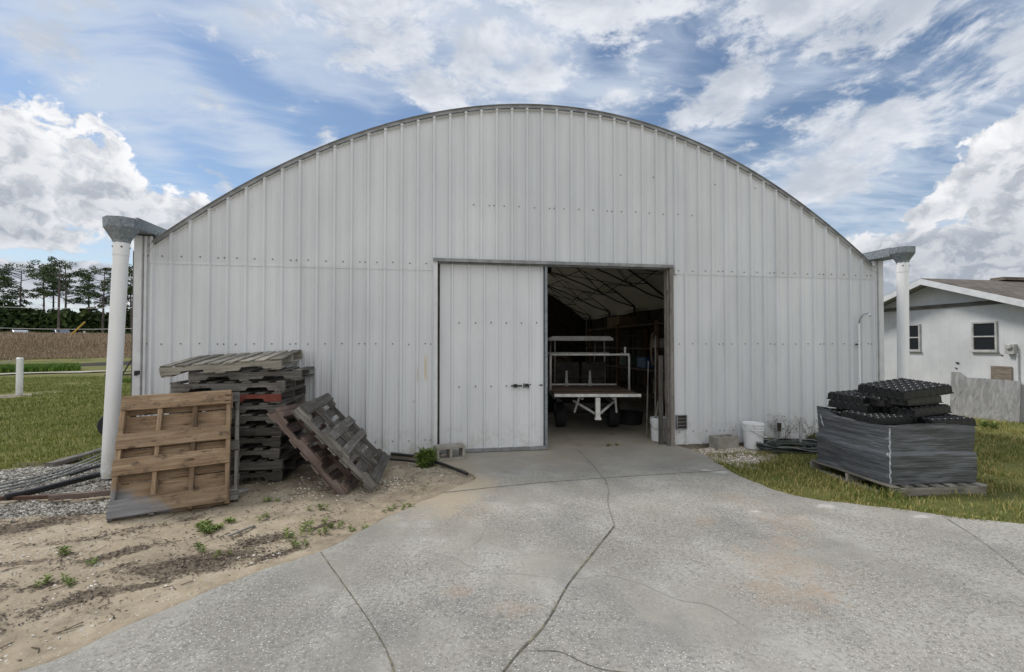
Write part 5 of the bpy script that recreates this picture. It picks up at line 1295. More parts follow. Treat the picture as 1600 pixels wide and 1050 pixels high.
for s, ye in ((-1, ye0), (1, ye1)):
    b = MB(162); z0 = RZ(ye)
    P4 = [(hx0-ov, ye, z0+0.02), (hx1+ov, ye, z0+0.02), (hx1+ov, hyc, 3.16), (hx0-ov, hyc, 3.16)]
    V = P4+[(p[0], p[1], p[2]-0.035) for p in P4]
    b.add(V, [(0, 1, 2, 3), (7, 6, 5, 4), (0, 4, 5, 1), (1, 5, 6, 2), (3, 2, 6, 7), (0, 3, 7, 4)]); H_(b.build('roof_slope', M['shingle']))
    b = MB(163)      # rake fascia
    V = [(hx0-ov-0.02, ye, z0-0.13), (hx0-ov-0.02, ye, z0+0.005), (hx0-ov-0.02, hyc, 3.145), (hx0-ov-0.02, hyc, 3.01)]; V += [(p[0]+0.025, p[1], p[2]) for p in V]
    b.add(V, [(0, 3, 2, 1) if s < 0 else (0, 1, 2, 3), (4, 5, 6, 7) if s < 0 else (7, 6, 5, 4), (0, 1, 5, 4), (1, 2, 6, 5), (2, 3, 7, 6), (3, 0, 4, 7)]); H_(b.build('fascia', M['white_trim']))
    b = MB(164); V = [(hx0-ov+0.01, ye, z0-0.03), (hx0-0.002, ye, z0-0.03), (hx0-0.002, hyc, 3.10), (hx0-ov+0.01, hyc, 3.10)]; b.add(V, [(0, 1, 2, 3), (3, 2, 1, 0)][:1]); H_(b.build('soffit', M['soffit'] if 'soffit' in M else M['old_pvc']))
b = MB(165); b.board((hx0-0.02, hyc, 2.50), (0.03, 3.3, 0.085), n=12, wear=.002); H_(b.build('trim_board', M['old_wood']))
def win(y0, y1, z0, z1):
    b = MB(166); x = hx0-0.012; w = 0.035
    cy, cz = (y0+y1)/2, (z0+z1)/2
    b.box((x, y0+w/2, cz), (0.05, w, z1-z0)); b.box((x, y1-w/2, cz), (0.05, w, z1-z0)); b.box((x, cy, z1-w/2), (0.05, y1-y0-2*w, w)); b.box((x, cy, z0+w/2), (0.05, y1-y0-2*w, w)); b.box((x-0.005, cy, cz), (0.045, y1-y0-2*w, 0.028))
    b.box((x-0.012, cy, z0-0.012), (0.07, y1-y0+0.04, 0.022))
    f = H_(b.build('window', M['old_pvc']))
    for (a, c_) in ((z0+w, cz-0.014), (cz+0.014, z1-w)):
        b = MB(167); b.box((hx0-0.006, cy, (a+c_)/2), (0.012, y1-y0-2*w, c_-a)); sub(b.build('pane', M['glass']), f)
        f_ = f.children[-1]; f_.matrix_parent_inverse = Matrix()
def f_gl(T, S, bump): S('Base Color', (0.012, 0.014, 0.017)); S('Roughness', 0.08); S('Specular IOR Level', 0.6)
M['glass'] = mat('dark_glass', f_gl)
win(1.24, 1.70, 1.45, 2.09); win(2.80, 3.22, 1.44, 2.10)
b = MB(168); b.box((hx0-0.05, 0.99, 1.50), (0.09, 0.15, 0.20)); b.lathe([(0.055, 0), (0.055, 0.03), (0.04, 0.04), (0, 0.04)], 16, M=Matrix.Translation((hx0-0.095, 0.99, 1.55)) @ Matrix.Rotation(rad(-90), 4, 'Y')); H_(b.build('meter_box', M['old_pvc']))
b = MB(169); b.tube([(hx0-0.03, 0.90, 1.42), (hx0-0.03, 0.90, 0.0)], 0.016, 8); H_(b.build('conduit_pipe', M['white_trim']))
b = MB(170); b.box((hx0-0.02, 1.18, 0.99), (0.016, 0.36, 0.30)); 
o = b.build('plywood_patch', M['plywood_brown']); tag(o, 'small brown plywood square fixed on the white house wall', 'plywood')
b = MB(171); b.prism([(0.83, -0.01), (2.10, -0.01), (2.10, 0.97), (1.93, 0.97), (1.78, 0.865), (1.10, 0.865), (0.83, 0.85)], -0.008, 0.008, axes=(1, 2, 0), M=Matrix.Translation((hx0-0.12, 0, 0)) @ Matrix.Rotation(rad(4.5), 4, 'Y'))
o = b.build('plywood_sheet', M['plywood']); tag(o, 'large grey weathered plywood sheet leaning on the house', 'plywood')
b = MB(172); b.tube([(15.2, 2.0, 3.0), (15.2, 2.0, 3.42)], 0.05, 12); H_(b.build('vent_pipe', M['white_trim']))
b = MB(173); b.box((14.6, 2.41, 3.19), (2.4, 0.28, 0.07)); H_(b.build('ridge_vent', M['shingle']))
for (y, z, s_) in ((2.0, 1.17, .05), (2.03, 1.05, .035), (1.17, 1.37, .03)):
    b = MB(174); b.box((hx0-0.006, y, z), (0.012, s_, s_*0.8)); b.box((hx0-0.006, y+s_*.6, z+s_*.3), (0.010, s_*.5, s_*.5)); H_(b.build('wall_hole', M['dark_void']))

# ================================================================ grass, weeds, litter, stones
def blades(name, x, y, z, h, w, m, lab, cat, lean=0.45, seed=0, kind='stuff'):
    r = np.random.default_rng(seed); n = len(x)
    a = r.random(n)*2*np.pi; la = r.random(n)*2*np.pi; ln = r.random(n)*lean*h
    ca, sa = np.cos(a)*w/2, np.sin(a)*w/2; lx, ly = np.cos(la)*ln, np.sin(la)*ln
    V = np.zeros((n, 5, 3)); z0 = z-0.008
    V[:, 0] = np.stack([x-ca, y-sa, z0], -1); V[:, 1] = np.stack([x+ca, y+sa, z0], -1)
    V[:, 2] = np.stack([x-ca*.8+lx*.35, y-sa*.8+ly*.35, z+h*.58], -1); V[:, 3] = np.stack([x+ca*.8+lx*.35, y+sa*.8+ly*.35, z+h*.58], -1)
    V[:, 4] = np.stack([x+lx, y+ly, z+h*(1-0.25*r.random(n))], -1)
    b = (np.arange(n)*5)[:, None]; Q = b+np.array([[0, 1, 3, 2]]); T3 = b+np.array([[2, 3, 4]])
    t = np.repeat(r.random(n), 5)
    o = raw_mesh(name, V.reshape(-1, 3), [Q, T3], m, {'tint': ('FLOAT', t)}); tag(o, lab, cat, kind=kind); return o
def scatter(n, x0, x1, y0, y1, seed):
    r = np.random.default_rng(seed); return x0+(x1-x0)*r.random(n), y0+(y1-y0)*r.random(n)
# right lawn
x, y = scatter(330000, 3.3, 12.5, -5.6, 7.0, 11)
s1, g1, l1 = cover(x, y)
dr_ = ldist(x, y, ERc); ins = inside(x, y, DRIVE)
cl = fbm(x, y, 2.2, 4); keep = (~ins) & (s1+(fbm(x, y, 5, 3)-.5)*.9 < 0.45) & ((y < -0.03) | (x > 7.55)) & (x < 11.62) & (np.random.default_rng(5).random(len(x)) < 0.18+0.9*sm(cl, .36, .58))
dist = np.hypot(x, y+6.66); keep &= np.random.default_rng(6).random(len(x)) < np.clip(9.0/dist, 0.35, 1)
bx_ = (x > 4.7) & (x < 5.9) & (y > -2.5) & (y < -1.38); keep &= ~bx_
x, y = x[keep], y[keep]; hh = (0.030+0.045*np.random.default_rng(8).random(len(x)))*(0.25+1.5*fbm(x+5, y, 1.6, 4))
tall = np.exp(-((ldist(x, y, np.array([(4.72, -2.55), (5.95, -2.62)]))/0.12)**2))+np.exp(-((ldist(x, y, np.array([(4.66, -2.5), (4.85, -1.3)]))/0.10)**2)); hh *= 1+0.7*tall*fbm(x, y, 7, 2)*1.3
blades('turf_grass', x, y, hterrain(x, y)+0.006*0, hh, 0.0075, M['blade_r'], 'patchy green and straw coloured turf at the right of the driveway', 'grass', 0.9, 1)
print('right blades', len(x))
# ragged grass creeping over the concrete edge and in the bare strip
x, y = scatter(60000, 3.2, 8.5, -5.0, 0.0, 21); d = ldist(x, y, ERc); n_ = fbm(x, y, 6, 4)
k = (d < 0.05) & (n_ > 0.42) & (y < -1.3)
k |= (x > 3.75) & (x < 5.2) & (y < -0.30) & (y > -1.5) & (fbm(x+9, y, 3.0, 4) > 0.56) & (~inside(x, y, DRIVE)) & (np.random.default_rng(7).random(len(x)) < .8)
x, y = x[k], y[k]; blades('edge_grass', x, y, hterrain(x, y)+0.004, 0.03+0.03*np.random.default_rng(9).random(len(x)), 0.008, M['blade_r'], 'grass tufts creeping over the right edge of the concrete', 'grass', 1.2, 2)
# left lawn
x, y = scatter(400000, -22, -3.95, -0.6, 19, 31); s1, g1, l1 = cover(x, y); dist = np.hypot(x, y+6.66)
ang = np.degrees(np.arctan2(x, y+6.66)); rr1 = np.random.default_rng(32).random(len(x))
k = (s1*0.9+l1*0.5+g1+(fbm(x, y, 4, 3)-.5)*.8 < 0.45) & (rr1 < np.clip((9.0/dist)**1.5, 0.10, 1)) & (ang > -45) & (ang < -24)
x, y, dist = x[k], y[k], dist[k]
blades('lawn_grass', x, y, hterrain(x, y), (0.035+0.05*np.random.default_rng(33).random(len(x)))*(1+0.3*sm(dist, 10, 20)), 0.009*(1+sm(dist, 9, 22)), M['blade_l'], 'short green lawn left of the barn', 'grass', 0.8, 3)
print('left blades', len(x))
# small tufts in the lawn
t_x, t_y = [], []
for (cx_, cy_, rx, n__) in ((-12.3, 14.8, .55, 900), (-10.0, 20.0, .5, 600)):
    r_ = np.random.default_rng(int(cy_*10)); a = r_.random(n__)*6.28; q = np.sqrt(r_.random(n__))*rx; t_x.append(cx_+q*np.cos(a)*1.6); t_y.append(cy_+q*np.sin(a))
x, y = np.concatenate(t_x), np.concatenate(t_y); blades('grass_tufts', x, y, hterrain(x, y), 0.10+0.16*np.random.default_rng(3).random(len(x)), 0.02, M['blade_bright'], 'longer green tufts standing in the left lawn', 'grass', .7, 4)
# dry field and bright strip beyond the lawn
def polar(n, a0, a1, r0, r1, seed):
    r = np.random.default_rng(seed); a = np.radians(a0+(a1-a0)*r.random(n)); q = r0+(r1-r0)*r.random(n); return q*np.sin(a), -6.66+q*np.cos(a)
x, y = polar(110000, -54, -22, 53, 80, 41); hh = 0.15+0.55*np.random.default_rng(4).random(len(x))*(0.3+1.4*fbm(x, y, 0.25, 4))*(0.25+0.75*sm(np.hypot(x, y+6.66), 54, 66)); blades('dry_field_grass', x, y, hterrain(x, y), hh, 0.06, M['blade_dry'], 'tall dry brown grass field beyond the left lawn', 'field grass', .35, 5)
x, y = polar(26000, -41.5, -34.5, 38.5, 43.5, 42); k = fbm(x, y, .5, 3) > .36; x, y = x[k], y[k]; blades('bright_grass', x, y, hterrain(x, y), 0.18+0.25*np.random.default_rng(5).random(len(x)), 0.05, M['blade_bright'], 'bright green strip of longer grass behind the left lawn', 'grass', .5, 6)
# litter chips on the sand
def flakes(name, x, y, z, size, m, lab, cat, flat=0.35, seed=0, asp=2.6):
    r = np.random.default_rng(seed); n = len(x); a = r.random(n)*2*np.pi; tl = (r.random(n)-.5)*2*flat; s_ = size*(0.5+r.random(n))
    ux, uy = np.cos(a)*s_*asp/2, np.sin(a)*s_*asp/2; vx, vy = -np.sin(a)*s_/2, np.cos(a)*s_/2
    uz = tl*s_*asp/2; V = np.zeros((n, 4, 3))
    V[:, 0] = np.stack([x-ux, y-uy, z+0.004-np.minimum(uz, 0)*0+np.abs(uz)*0], -1); V[:, 1] = np.stack([x-vx, y-vy, z+0.005+np.abs(uz)*.5+r.random(n)*s_*.3], -1)
    V[:, 2] = np.stack([x+ux, y+uy, z+0.004+np.abs(uz)], -1); V[:, 3] = np.stack([x+vx, y+vy, z+0.003+np.abs(uz)*.4], -1)
    F = (np.arange(n)*4)[:, None]+np.array([[0, 1, 2, 3]])
    o = raw_mesh(name, V.reshape(-1, 3), F, m, {'tint': ('FLOAT', np.repeat(r.random(n), 4))}); tag(o, lab, cat, kind='stuff'); return o
x, y = scatter(260000, -6.5, 1.2, -5.2, 0.1, 51); s1, g1, l1 = cover(x, y); rr1 = np.random.default_rng(52).random(len(x))
k = (~inside(x, y, DRIVE)) & (x > -6.2) & (rr1 < 0.022+0.85*np.clip(l1+(fbm(x, y, 4, 5)-.5)*1.6-.08, 0, 1)**1.5)
x, y = x[k], y[k]; flakes('leaf_litter', x, y, hterrain(x, y), 0.0072, M['chip'], 'dark dead leaf litter matted on the sand', 'leaf litter', .6, 1, 3.2)
print('chips', len(x))
# stones
def stones(name, x, y, size, m, lab, cat, seed=0, zf=None):
    r = np.random.default_rng(seed); n = len(x); s_ = size*(0.45+1.1*r.random(n)**1.6)
    base = np.array([(1, 0, 0), (0, 1, 0), (-1, 0, 0), (0, -1, 0), (0, 0, 1), (0, 0, -1), ], float)
    a = r.random(n)*6.28; ca, sa = np.cos(a), np.sin(a); V = np.zeros((n, 6, 3)); z = (hterrain(x, y) if zf is None else zf)
    for i, p in enumerate(base):
        q = p*(0.75+0.5*r.random((n, 3)))*np.array([1, .72, .5]); q = q+(r.random((n, 3))-.5)*.35
        V[:, i, 0] = x+(q[:, 0]*ca-q[:, 1]*sa)*s_; V[:, i, 1] = y+(q[:, 0]*sa+q[:, 1]*ca)*s_; V[:, i, 2] = z+q[:, 2]*s_+s_*0.15
    Ft = np.array([(0, 1, 4), (1, 2, 4), (2, 3, 4), (3, 0, 4), (1, 0, 5), (2, 1, 5), (3, 2, 5), (0, 3, 5)]); F = ((np.arange(n)*6)[:, None, None]+Ft[None]).reshape(-1, 3)
    o = raw_mesh(name, V.reshape(-1, 3), F, m, {'tint': ('FLOAT', np.repeat(r.random(n), 6))}); tag(o, lab, cat, kind='stuff'); return o
x, y = scatter(60000, -6.6, -2.6, -1.9, 0.6, 61); s1, g1, l1 = cover(x, y); k = (g1+(fbm(x, y, 5, 3)-.5)*.5 > .5) | (np.random.default_rng(3).random(len(x)) < .01); x, y = x[k], y[k]
stones('gravel', x[:14000], y[:14000], 0.017, M['stone'], 'pale grey gravel around the foot of the left downspout', 'gravel', 1)
x, y = scatter(30000, 3.5, 6.4, -1.6, 0.0, 62); k = (~inside(x, y, DRIVE)) & (np.hypot((x-4.0)/0.62, (y+0.35)/0.75)+(fbm(x, y, 4, 3)-.5)*1.2 < 1) & (np.random.default_rng(4).random(len(x)) < .62); x, y = x[k], y[k]
stones('pebbles', x, y, 0.019, M['shell_stone'], 'pale pebbles spilled along the wall right of the doorway', 'pebbles', 2)
x, y = scatter(9000, -4.5, 0.6, -4.9, -0.1, 63); k = (~inside(x, y, DRIVE)) & (fbm(x, y, 1.5, 3)+.25*np.exp(-((y+1.0)/.7)**2) > .54+.3*np.random.default_rng(8).random(len(x))); x, y = x[k], y[k]
M['shell'] = simple('shell_bits', (0.66, 0.63, 0.57), 0.7, var=0.3, scale=2)
stones('shell_fragments', x, y, 0.011, M['shell'], 'white shell fragments strewn over the sand', 'shell fragments', 3)
# twigs on the sand
b = MB(180); rd = random.Random(6)
for i in range(420):
    px_, py_ = rd.uniform(-4.3, 0.1), rd.uniform(-4.3, -0.6)
    if inside(np.array([px_]), np.array([py_]), DRIVE)[0]: continue
    a = rd.random()*3.14; L = rd.uniform(.03, .13); z_ = float(hterrain(px_, py_))
    b.tube([(px_, py_, z_+.004), (px_+math.cos(a)*L*.5, py_+math.sin(a)*L*.5, z_+.008+rd.uniform(0, .006)), (px_+math.cos(a+.3)*L, py_+math.sin(a+.3)*L, z_+.004)], rd.uniform(.0012, .003), 4)
o = b.build('twigs', M['twig']); tag(o, 'small dry twigs scattered over the sand', 'twigs', kind='stuff')
# weeds: rosettes of pointed leaves, each clump a thing
def leafblade(b, base, direc, L, w, r, curl=0.5):
    d = Vector(direc).normalized(); side = d.cross(Vector((0, 0, 1))); side = side.normalized() if side.length > 1e-3 else Vector((1, 0, 0))
    p0 = Vector(base); p1 = p0+d*L*.5; p2 = p0+d*L+Vector((0, 0, -curl*L*.4))
    b.add([p0-side*w*.2, p0+side*w*.2, p1+side*w*.5, p2, p1-side*w*.5], [(0, 1, 2, 3, 4)], 0, r=r)
def weed(px, py, size, n, lab, flat=0.5, seed=0, name='weed', group='green weeds sprouting from the sand', z=None, m='weed', stems=1, spread=1.0):
    rd = random.Random(seed); p = G(px, py, 0.0); z_ = float(hterrain(p.x, p.y)) if z is None else z
    b = MB(seed)
    for st in range(stems):
        ox, oy = (rd.gauss(0, 1)*size*.55*spread*(stems > 1), rd.gauss(0, 1)*size*.35*spread*(stems > 1))
        for k in range(n):
            a = rd.random()*6.28; e = rd.uniform(0.1, 1.3)*(1-flat)+rd.uniform(0.02, .35)*flat
            hgt = rd.random()*size*(1-flat)*.9
            leafblade(b, (ox+rd.gauss(0, .05)*size, oy+rd.gauss(0, .05)*size, hgt), (math.cos(a)*math.cos(e), math.sin(a)*math.cos(e), math.sin(e)), size*rd.uniform(.18, .5), size*rd.uniform(.05, .11), rd.random())
    o = b.build(name, M[m]); o.location = (p.x, p.y, z_); tag(o, lab, 'weed', group); return o
WG = 'green weeds sprouting from the sand'
weed(330, 824, 0.16, 46, 'low spreading green weed mat on the sand in front of the brown pallet', .8, 1, stems=6)
weed(660, 727, 0.27, 230, 'bushy green weed beside the concrete block at the barn wall', .12, 2, name='bushy_weed', group=None, stems=3, spread=.35)
for i, (px_, py_, sz, lab) in enumerate(((425, 780, .12, 'single small weed just in front of the tall stack'), (500, 797, .13, 'small weed on the sand below the leaning slat pallet'), (628, 792, .14, 'green weed on the sand edge nearest the barn door'), (612, 797, .10, 'tiny weed left of the one nearest the barn door'),
        (548, 828, .15, 'weed at the sand edge above the left crack'), (480, 826, .17, 'larger weed in the middle of the weedy patch by the driveway'), (497, 832, .13, 'weed right of the largest one in the weedy patch'), (440, 842, .16, 'weed at the left end of the weedy patch by the driveway'),
        (465, 850, .12, 'weed at the lower side of the weedy patch'), (410, 812, .11, 'thin weed left of the weedy patch'), (312, 858, .13, 'weed growing in the dark litter patch'), (505, 882, .10, 'weed right beside the driveway edge near the left crack'),
        (92, 866, .15, 'upright weed on the sand at far left'), (150, 882, .10, 'small weed right of the upright far left weed'), (92, 908, .13, 'yellowish weed low at far left'), (110, 913, .10, 'little weed beside the yellowish one at far left'), (520, 822, .12, 'weed under the upper right of the weedy patch'), (345, 868, .09, 'tiny weed at the right part of the litter patch'))):
    weed(px_, py_, sz*.72, 26, lab, .45, 50+i, stems=4)
# dead branching weed by the hose, and green clumps at the wall
def drybush(loc, h, lab, seed, n=9):
    rd = random.Random(seed); b = MB(seed); t = empty('dead_weed', loc, label=lab, cat='dead weed')
    lf = MB(seed+1)
    for k in range(n):
        a = rd.random()*6.28; p = Vector((0, 0, 0)); d = Vector((math.cos(a)*.4, math.sin(a)*.25, 1)).normalized(); pts = [p.copy()]
        for s_ in range(6):
            p = p+d*h/6; d = (d+Vector((rd.gauss(0, .22), rd.gauss(0, .2), rd.gauss(0, .05)))).normalized(); pts.append(p.copy())
            if s_ > 1:
                q = p+Vector((rd.gauss(0, .5), rd.gauss(0, .4), rd.random()*.5))*h*.22; b.tube([p, q], [.0016, .0008], 4)
                for _ in range(4):
                    r_ = q+Vector((rd.gauss(0, .02), rd.gauss(0, .02), rd.gauss(0, .02))); leafblade(lf, r_, (rd.gauss(0, 1), rd.gauss(0, 1), rd.gauss(0, .5)), .022, .014, rd.random())
        b.tube(pts, [.0035, .003, .0026, .0022, .0018, .0014, .001], 5)
    b.build('stem', M['twig'], t); lf.build('dry_leaf', M['chip'], t)
drybush((5.36, -0.20, -0.02), 0.50, 'dry brown branching weed beside the pipe stubs at the wall', 7, 12)
drybush((5.85, -0.22, -0.02), 0.42, 'dry brown weed between the pipe stubs and the wrapped bundle', 17, 9)
weed(1200, 694, 0.24, 70, 'green leafy clump between the white bucket and the hose coil', .3, 90, name='leafy_clump', group=None, stems=3, spread=.5)
weed(1268, 690, 0.28, 80, 'green and brown tuft at the wall left of the wrapped bundle', .3, 91, name='leafy_clump', group=None, stems=4, spread=.6)
weed(1243, 655+45, 0.12, 40, 'low weed inside the hose coil', .6, 92, name='leafy_clump', group=None, stems=3)
weed(1540, 668, 0.22, 60, 'brown green tuft at the foot of the plywood sheet', .4, 93, name='leafy_clump', group=None, stems=4)
weed(955, 698, 0.10, 30, 'sprig growing in the slab joint at the barn doorway', .8, 94, name='leafy_clump', group=None, stems=3, z=0.024)

# ================================================================ background: trees, woodland, road things
def leafcloud(b, c, rx, ry, rz, n, size, rd):
    for _ in range(n):
        while True:
            p = Vector((rd.uniform(-1, 1), rd.uniform(-1, 1), rd.uniform(-1, 1)))
            if p.length < 1: break
        q = Vector(c)+Vector((p.x*rx, p.y*ry, p.z*rz)); s_ = size*rd.uniform(.5, 1.3)
        u = Vector((rd.gauss(0, 1), rd.gauss(0, 1), rd.gauss(0, .6))).normalized(); v = u.cross(Vector((rd.gauss(0, 1), rd.gauss(0, 1), rd.gauss(0, 1)))).normalized()
        b.add([q-u*s_*.5, q+v*s_*.28, q+u*s_*.5, q-v*s_*.28], [(0, 1, 2, 3)], 0, r=rd.random())
def pine(px, D, ztop, crown, lab, seed, dens=1.0, spread=1.0):
    rd = random.Random(seed); a = math.radians(9.02)+math.atan((px-800)/711); r_ = D/math.cos(a-math.radians(9.02)); x0, y0 = math.sin(a)*r_, -6.66+math.cos(a)*r_
    zb = float(hterrain(x0, y0)); H = ztop-zb
    t = empty('pine_tree', (x0, y0, zb), label=lab, cat='pine tree', group='tall pines beyond the field')
    tr = MB(seed); pts = []; dx = rd.uniform(-.4, .4); dy = rd.uniform(-.4, .4)
    for k in range(9): u = k/8; pts.append((dx*math.sin(u*2.6), dy*u, H*u*.97))
    tr.tube(pts, [0.24*(1-.8*k/8) for k in range(9)], 7)
    cr = MB(seed+500)
    nb = int(21*dens)
    for k in range(nb):
        u = 1-crown*(k/nb)**0.9; zz = H*u; L = (0.6+3.0*math.sin(min(1, (1-u)/crown+.12)*2.3))*spread*rd.uniform(.55, 1.1)
        an = rd.random()*6.28; bx, by = dx*math.sin(u*2.6), dy*u
        e = (bx+math.cos(an)*L, by+math.sin(an)*L, zz+rd.uniform(-.2, .9)); mid = (bx+math.cos(an)*L*.5, by+math.sin(an)*L*.5, zz+rd.uniform(-.2, .3))
        tr.tube([(bx, by, zz-.3), mid, e], [.07, .05, .025], 4)
        for q in range(rd.randint(2, 4)):
            f = rd.uniform(.55, 1.1); c = (bx+math.cos(an)*L*f+rd.gauss(0, .3), by+math.sin(an)*L*f+rd.gauss(0, .3), zz+rd.uniform(-.1, .8)*f)
            leafcloud(cr, c, rd.uniform(.45, .95), rd.uniform(.45, .95), rd.uniform(.22, .42), 56, .28, rd)
    for k in range(3): leafcloud(cr, (dx*.5+rd.gauss(0, .5), dy+rd.gauss(0, .5), H*(.95+.02*k)), .8, .8, .4, 60, .26, rd)
    for k in range(5):
        zz = H*rd.uniform(.25, 1-crown); an = rd.random()*6.28; tr.tube([(0, 0, zz), (math.cos(an)*.9, math.sin(an)*.9, zz+.3)], [.04, .015], 4)
    tr.build('trunk', M['bark'], t); cr.build('crown', M['pine'], t)
E_ = 1.6
zt_ = lambda py, D: 1.6+(538-py)/711*D
for i, (px_, py_, D, cr_, sp, lab) in enumerate(((-8, 432, 92, .42, 1.0, 'leftmost pine, cut by the frame edge'), (33, 419, 90, .55, 1.35, 'broad round topped pine, second from the left'), (67, 415, 94, .45, 1.0, 'pine between the broad round one and the tallest pair'), (82, 420, 96, .40, .9, 'slim pine just left of the tallest pine'),
        (100, 409, 90, .55, 1.15, 'tallest pine with an open crown, centre of the group'), (141, 424, 93, .50, .95, 'small crowned pine left of the white downspout pair'), (160, 420, 90, .55, 1.1, 'pine just left of the white downspout'), (186, 426, 95, .5, .9, 'pine mostly hidden behind the white downspout'), (207, 420, 92, .55, .7, 'thin pine between the downspout and the barn corner'))):
    pine(px_, D-8, zt_(py_, D-8), cr_, lab, 600+i*3, 1.0, sp)
# the wood behind reads as one mass
def woodland():
    r = np.random.default_rng(77); n = 300000
    a = np.radians(-60+140*r.random(n)); D = 112+26*r.random(n); x = D*np.sin(a)/1.0; y = -6.66+D*np.cos(a)
    top = 2.9+4.2*fbm(x*1.0, y*1.0, .22, 4)+1.6*(fbm(x, y, .9, 3)-.5)*2
    u = r.random(n)**0.8; z = hterrain(x, y)+top*u; s_ = 0.36+0.34*r.random(n)
    U = r.normal(size=(n, 3)); U /= np.linalg.norm(U, axis=1)[:, None]; W_ = r.normal(size=(n, 3)); Vv = np.cross(U, W_); Vv /= np.linalg.norm(Vv, axis=1)[:, None]
    c = np.stack([x, y, z], -1); U = U*s_[:, None]; Vv = Vv*s_[:, None]*.6
    V = np.stack([c-U, c+Vv, c+U, c-Vv], 1).reshape(-1, 3); F = np.arange(n*4).reshape(n, 4)
    o = raw_mesh('woodland', V, F, M['bush'], {'tint': ('FLOAT', np.repeat(r.random(n), 4))}); tag(o, 'dense dark green wood forming the far treeline on the left', 'woodland', kind='stuff')
woodland()
x, y = polar(9000, -58, -24, 107, 111, 43); blades('roadside_scrub', x, y, hterrain(x, y), 0.6+1.0*np.random.default_rng(5).random(len(x)), 0.30, M['bush'], 'dark scrub along the far side of the road', 'scrub', .6, 7)
# road, poles, wires
b = MB(190); n = 30; V = []; F = []
for k in range(n+1):
    a = math.radians(-60+42*k/n); 
    for q in (98.0, 105.5): xx, yy = q*math.sin(a), -6.66+q*math.cos(a); V.append((xx, yy, float(hterrain(xx, yy))+.10))
for k in range(n): F.append((2*k, 2*k+2, 2*k+3, 2*k+1))
b.add(V, F); o = b.build('road', M['asphalt'] if 'asphalt' in M else M['dark_steel']); tag(o, kind='structure')
def azp(px, D, z=0.0):
    a = math.radians(9.02)+math.atan((px-800)/711); r_ = D/math.cos(a-math.radians(9.02)); return Vector((math.sin(a)*r_, -6.66+math.cos(a)*r_, z))
up = azp(91, 66); zb = float(hterrain(up.x, up.y)); t = empty('utility_pole', (up.x, up.y, zb), label='slim grey utility pole standing at the road in front of the wood', cat='utility pole')
b = MB(191); b.tube([(0, 0, 0), (0, 0, 9.8)], [.15, .10], 8); b.build('pole', M['bark'], t); b = MB(192); b.box((0, 0, 9.4), (1.8, .1, .1)); b.build('crossarm', M['bark'], t)
for (py_, lab) in ((479, 'upper overhead wire crossing in front of the wood'), (512, 'lower overhead wire crossing in front of the wood')):
    b = MB(193); D = 62; pts = []
    for k in range(25):
        px_ = -140+400*k/24; p = azp(px_, D); p.z = zt_(py_, D)+0.5*((k-12)/12)**2-.2+(px_-80)*-0.0015; pts.append(p)
    b.tube(pts, 0.028, 4); o = b.build('overhead_wire', M['old_pvc']); tag(o, lab, 'wire', 'overhead wires')
b = MB(194); p0 = azp(105, 50, 0); p0.z = float(hterrain(p0.x, p0.y)); p1 = azp(132, 50, zt_(503, 50)); p0v = p0+(p1-p0)*0.12
b.tube([p0v, p1], 0.075, 8); gy_ = b.build('guy_wire_guard', M['yellow']); tag(gy_, 'slanting yellow guy wire guard in the dry field', 'guy wire guard')
b = MB(195); p2 = p1+(p1-p0)*1.2; b.tube([p1, p2], 0.02, 5); sub(b.build('wire', M['dark_steel']), gy_)
# two cars on the road
def car(px, D, rot, paint, lab):
    p = azp(px, D); z_ = float(hterrain(p.x, p.y))+.1
    t = empty('parked_car', M=Matrix.Translation((p.x, p.y, z_)) @ Matrix.Rotation(rot, 4, 'Z'), label=lab, cat='car', group='cars on the far road')
    b = MB(200); pr = [(-2.2, .32), (-2.25, .62), (-2.15, .85), (-1.5, .95), (-0.85, 1.38), (0.55, 1.40), (1.25, .98), (2.0, .86), (2.22, .68), (2.2, .32)]
    b.prism(pr, -.85, .85); o = b.build('body', paint, t); md = o.modifiers.new('bevel', 'BEVEL'); md.width = .07; md.segments = 2
    b = MB(201)
    for s_ in (-.857, .857): b.prism([(-1.32, .98), (-0.80, 1.31), (0.50, 1.33), (1.05, .98)], s_-.004, s_+.004)
    b.build('side_window', M['glass'], t)
    for sx_ in (-1.35, 1.4):
        for sy_ in (-.78, .78):
            tb = tyre(Matrix.Translation((sx_, sy_, .32)) @ Matrix.Rotation(rad(90), 4, 'X'), .32, .2); tb.build('wheel', M['rubber'], t, smooth=True)
M['car_silver'] = simple('silver_car_paint', (0.50, 0.52, 0.54), 0.3, 0.4, 0.03); M['car_blue'] = simple('grey_blue_car_paint', (0.14, 0.17, 0.21), 0.3, 0.4, 0.03)
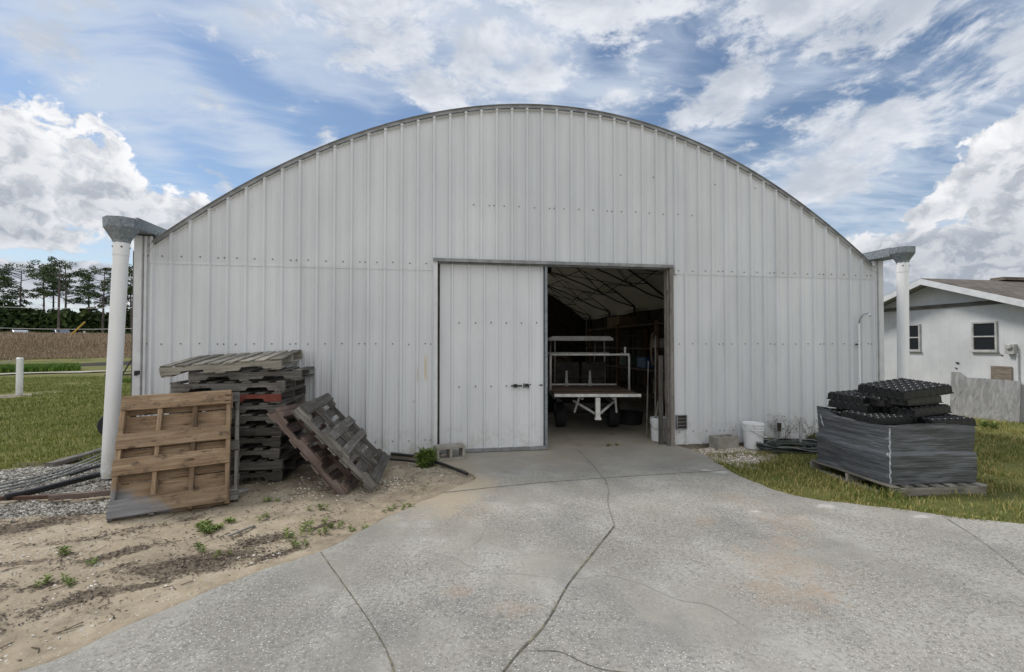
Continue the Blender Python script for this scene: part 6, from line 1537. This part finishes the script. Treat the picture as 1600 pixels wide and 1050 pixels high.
car(30, 71, rad(-42), M['car_silver'], 'silver car on the far road at the left frame edge'); car(95, 71, rad(-42), M['car_blue'], 'grey blue car on the far road right of the silver one')
# debris beyond the lawn
def debris(px, py, L, W_, h, m, lab, seed, name='debris_sheet'):
    p = G(px, py, .1); rd = random.Random(seed); nx_ = 14; V = []; F = []
    for i in range(nx_+1):
        for j in range(5): V.append((-L/2+L*i/nx_+rd.uniform(-.1, .1), -W_/2+W_*j/4+rd.uniform(-.08, .08), (h*(.3+.7*rd.random())) if 0 < j < 4 and 0 < i < nx_ else 0.0))
    for i in range(nx_):
        for j in range(4): F.append((i*5+j, (i+1)*5+j, (i+1)*5+j+1, i*5+j+1))
    b = MB(seed); b.add(V, F); o = b.build(name, m); o.matrix_world = Matrix.Translation((p.x, p.y, float(hterrain(p.x, p.y)))) @ Matrix.Rotation(rad(38), 4, 'Z'); tag(o, lab, 'debris')
debris(135, 556, 5.5, 2.0, .5, M['black_plastic'], 'crumpled black plastic sheeting beyond the lawn beside the bright grass', 1)
debris(118, 552, 4.0, .6, .35, M['old_pvc'], 'pale crumpled sheet lying behind the bright grass', 2)
debris(45, 553, 3.0, .8, .45, M['old_pvc'], 'pale rubble sheet at the left behind the bright grass', 3)
debris(12, 560, 6.0, 2.0, .5, M['dark_wood'], 'dark mound of brush left of the bright grass', 4, 'brush_pile')
b = MB(196); p = G(131, 558, 0); b.lathe([(0.08, 0), (0.08, .9), (0, .92)], 12); o = b.build('marker_post', M['pvc'], smooth=True, auto=40); o.location = (p.x, p.y, float(hterrain(p.x, p.y))); tag(o, 'tiny white marker post standing beyond the lawn', 'marker post')
# pale track beyond the lawn
b = MB(197); V = []; F = []; n = 24
for k in range(n+1):
    a = math.radians(-47+26*k/n)
    for q in (35.6, 36.9): xx, yy = q*math.sin(a), -6.66+q*math.cos(a)+.4*math.sin(k*.9); V.append((xx, yy, float(hterrain(xx, yy))+.05))
for k in range(n): F.append((2*k, 2*k+2, 2*k+3, 2*k+1))
b.add(V, F); o = b.build('track', M['barn_floor']); tag(o, kind='structure')
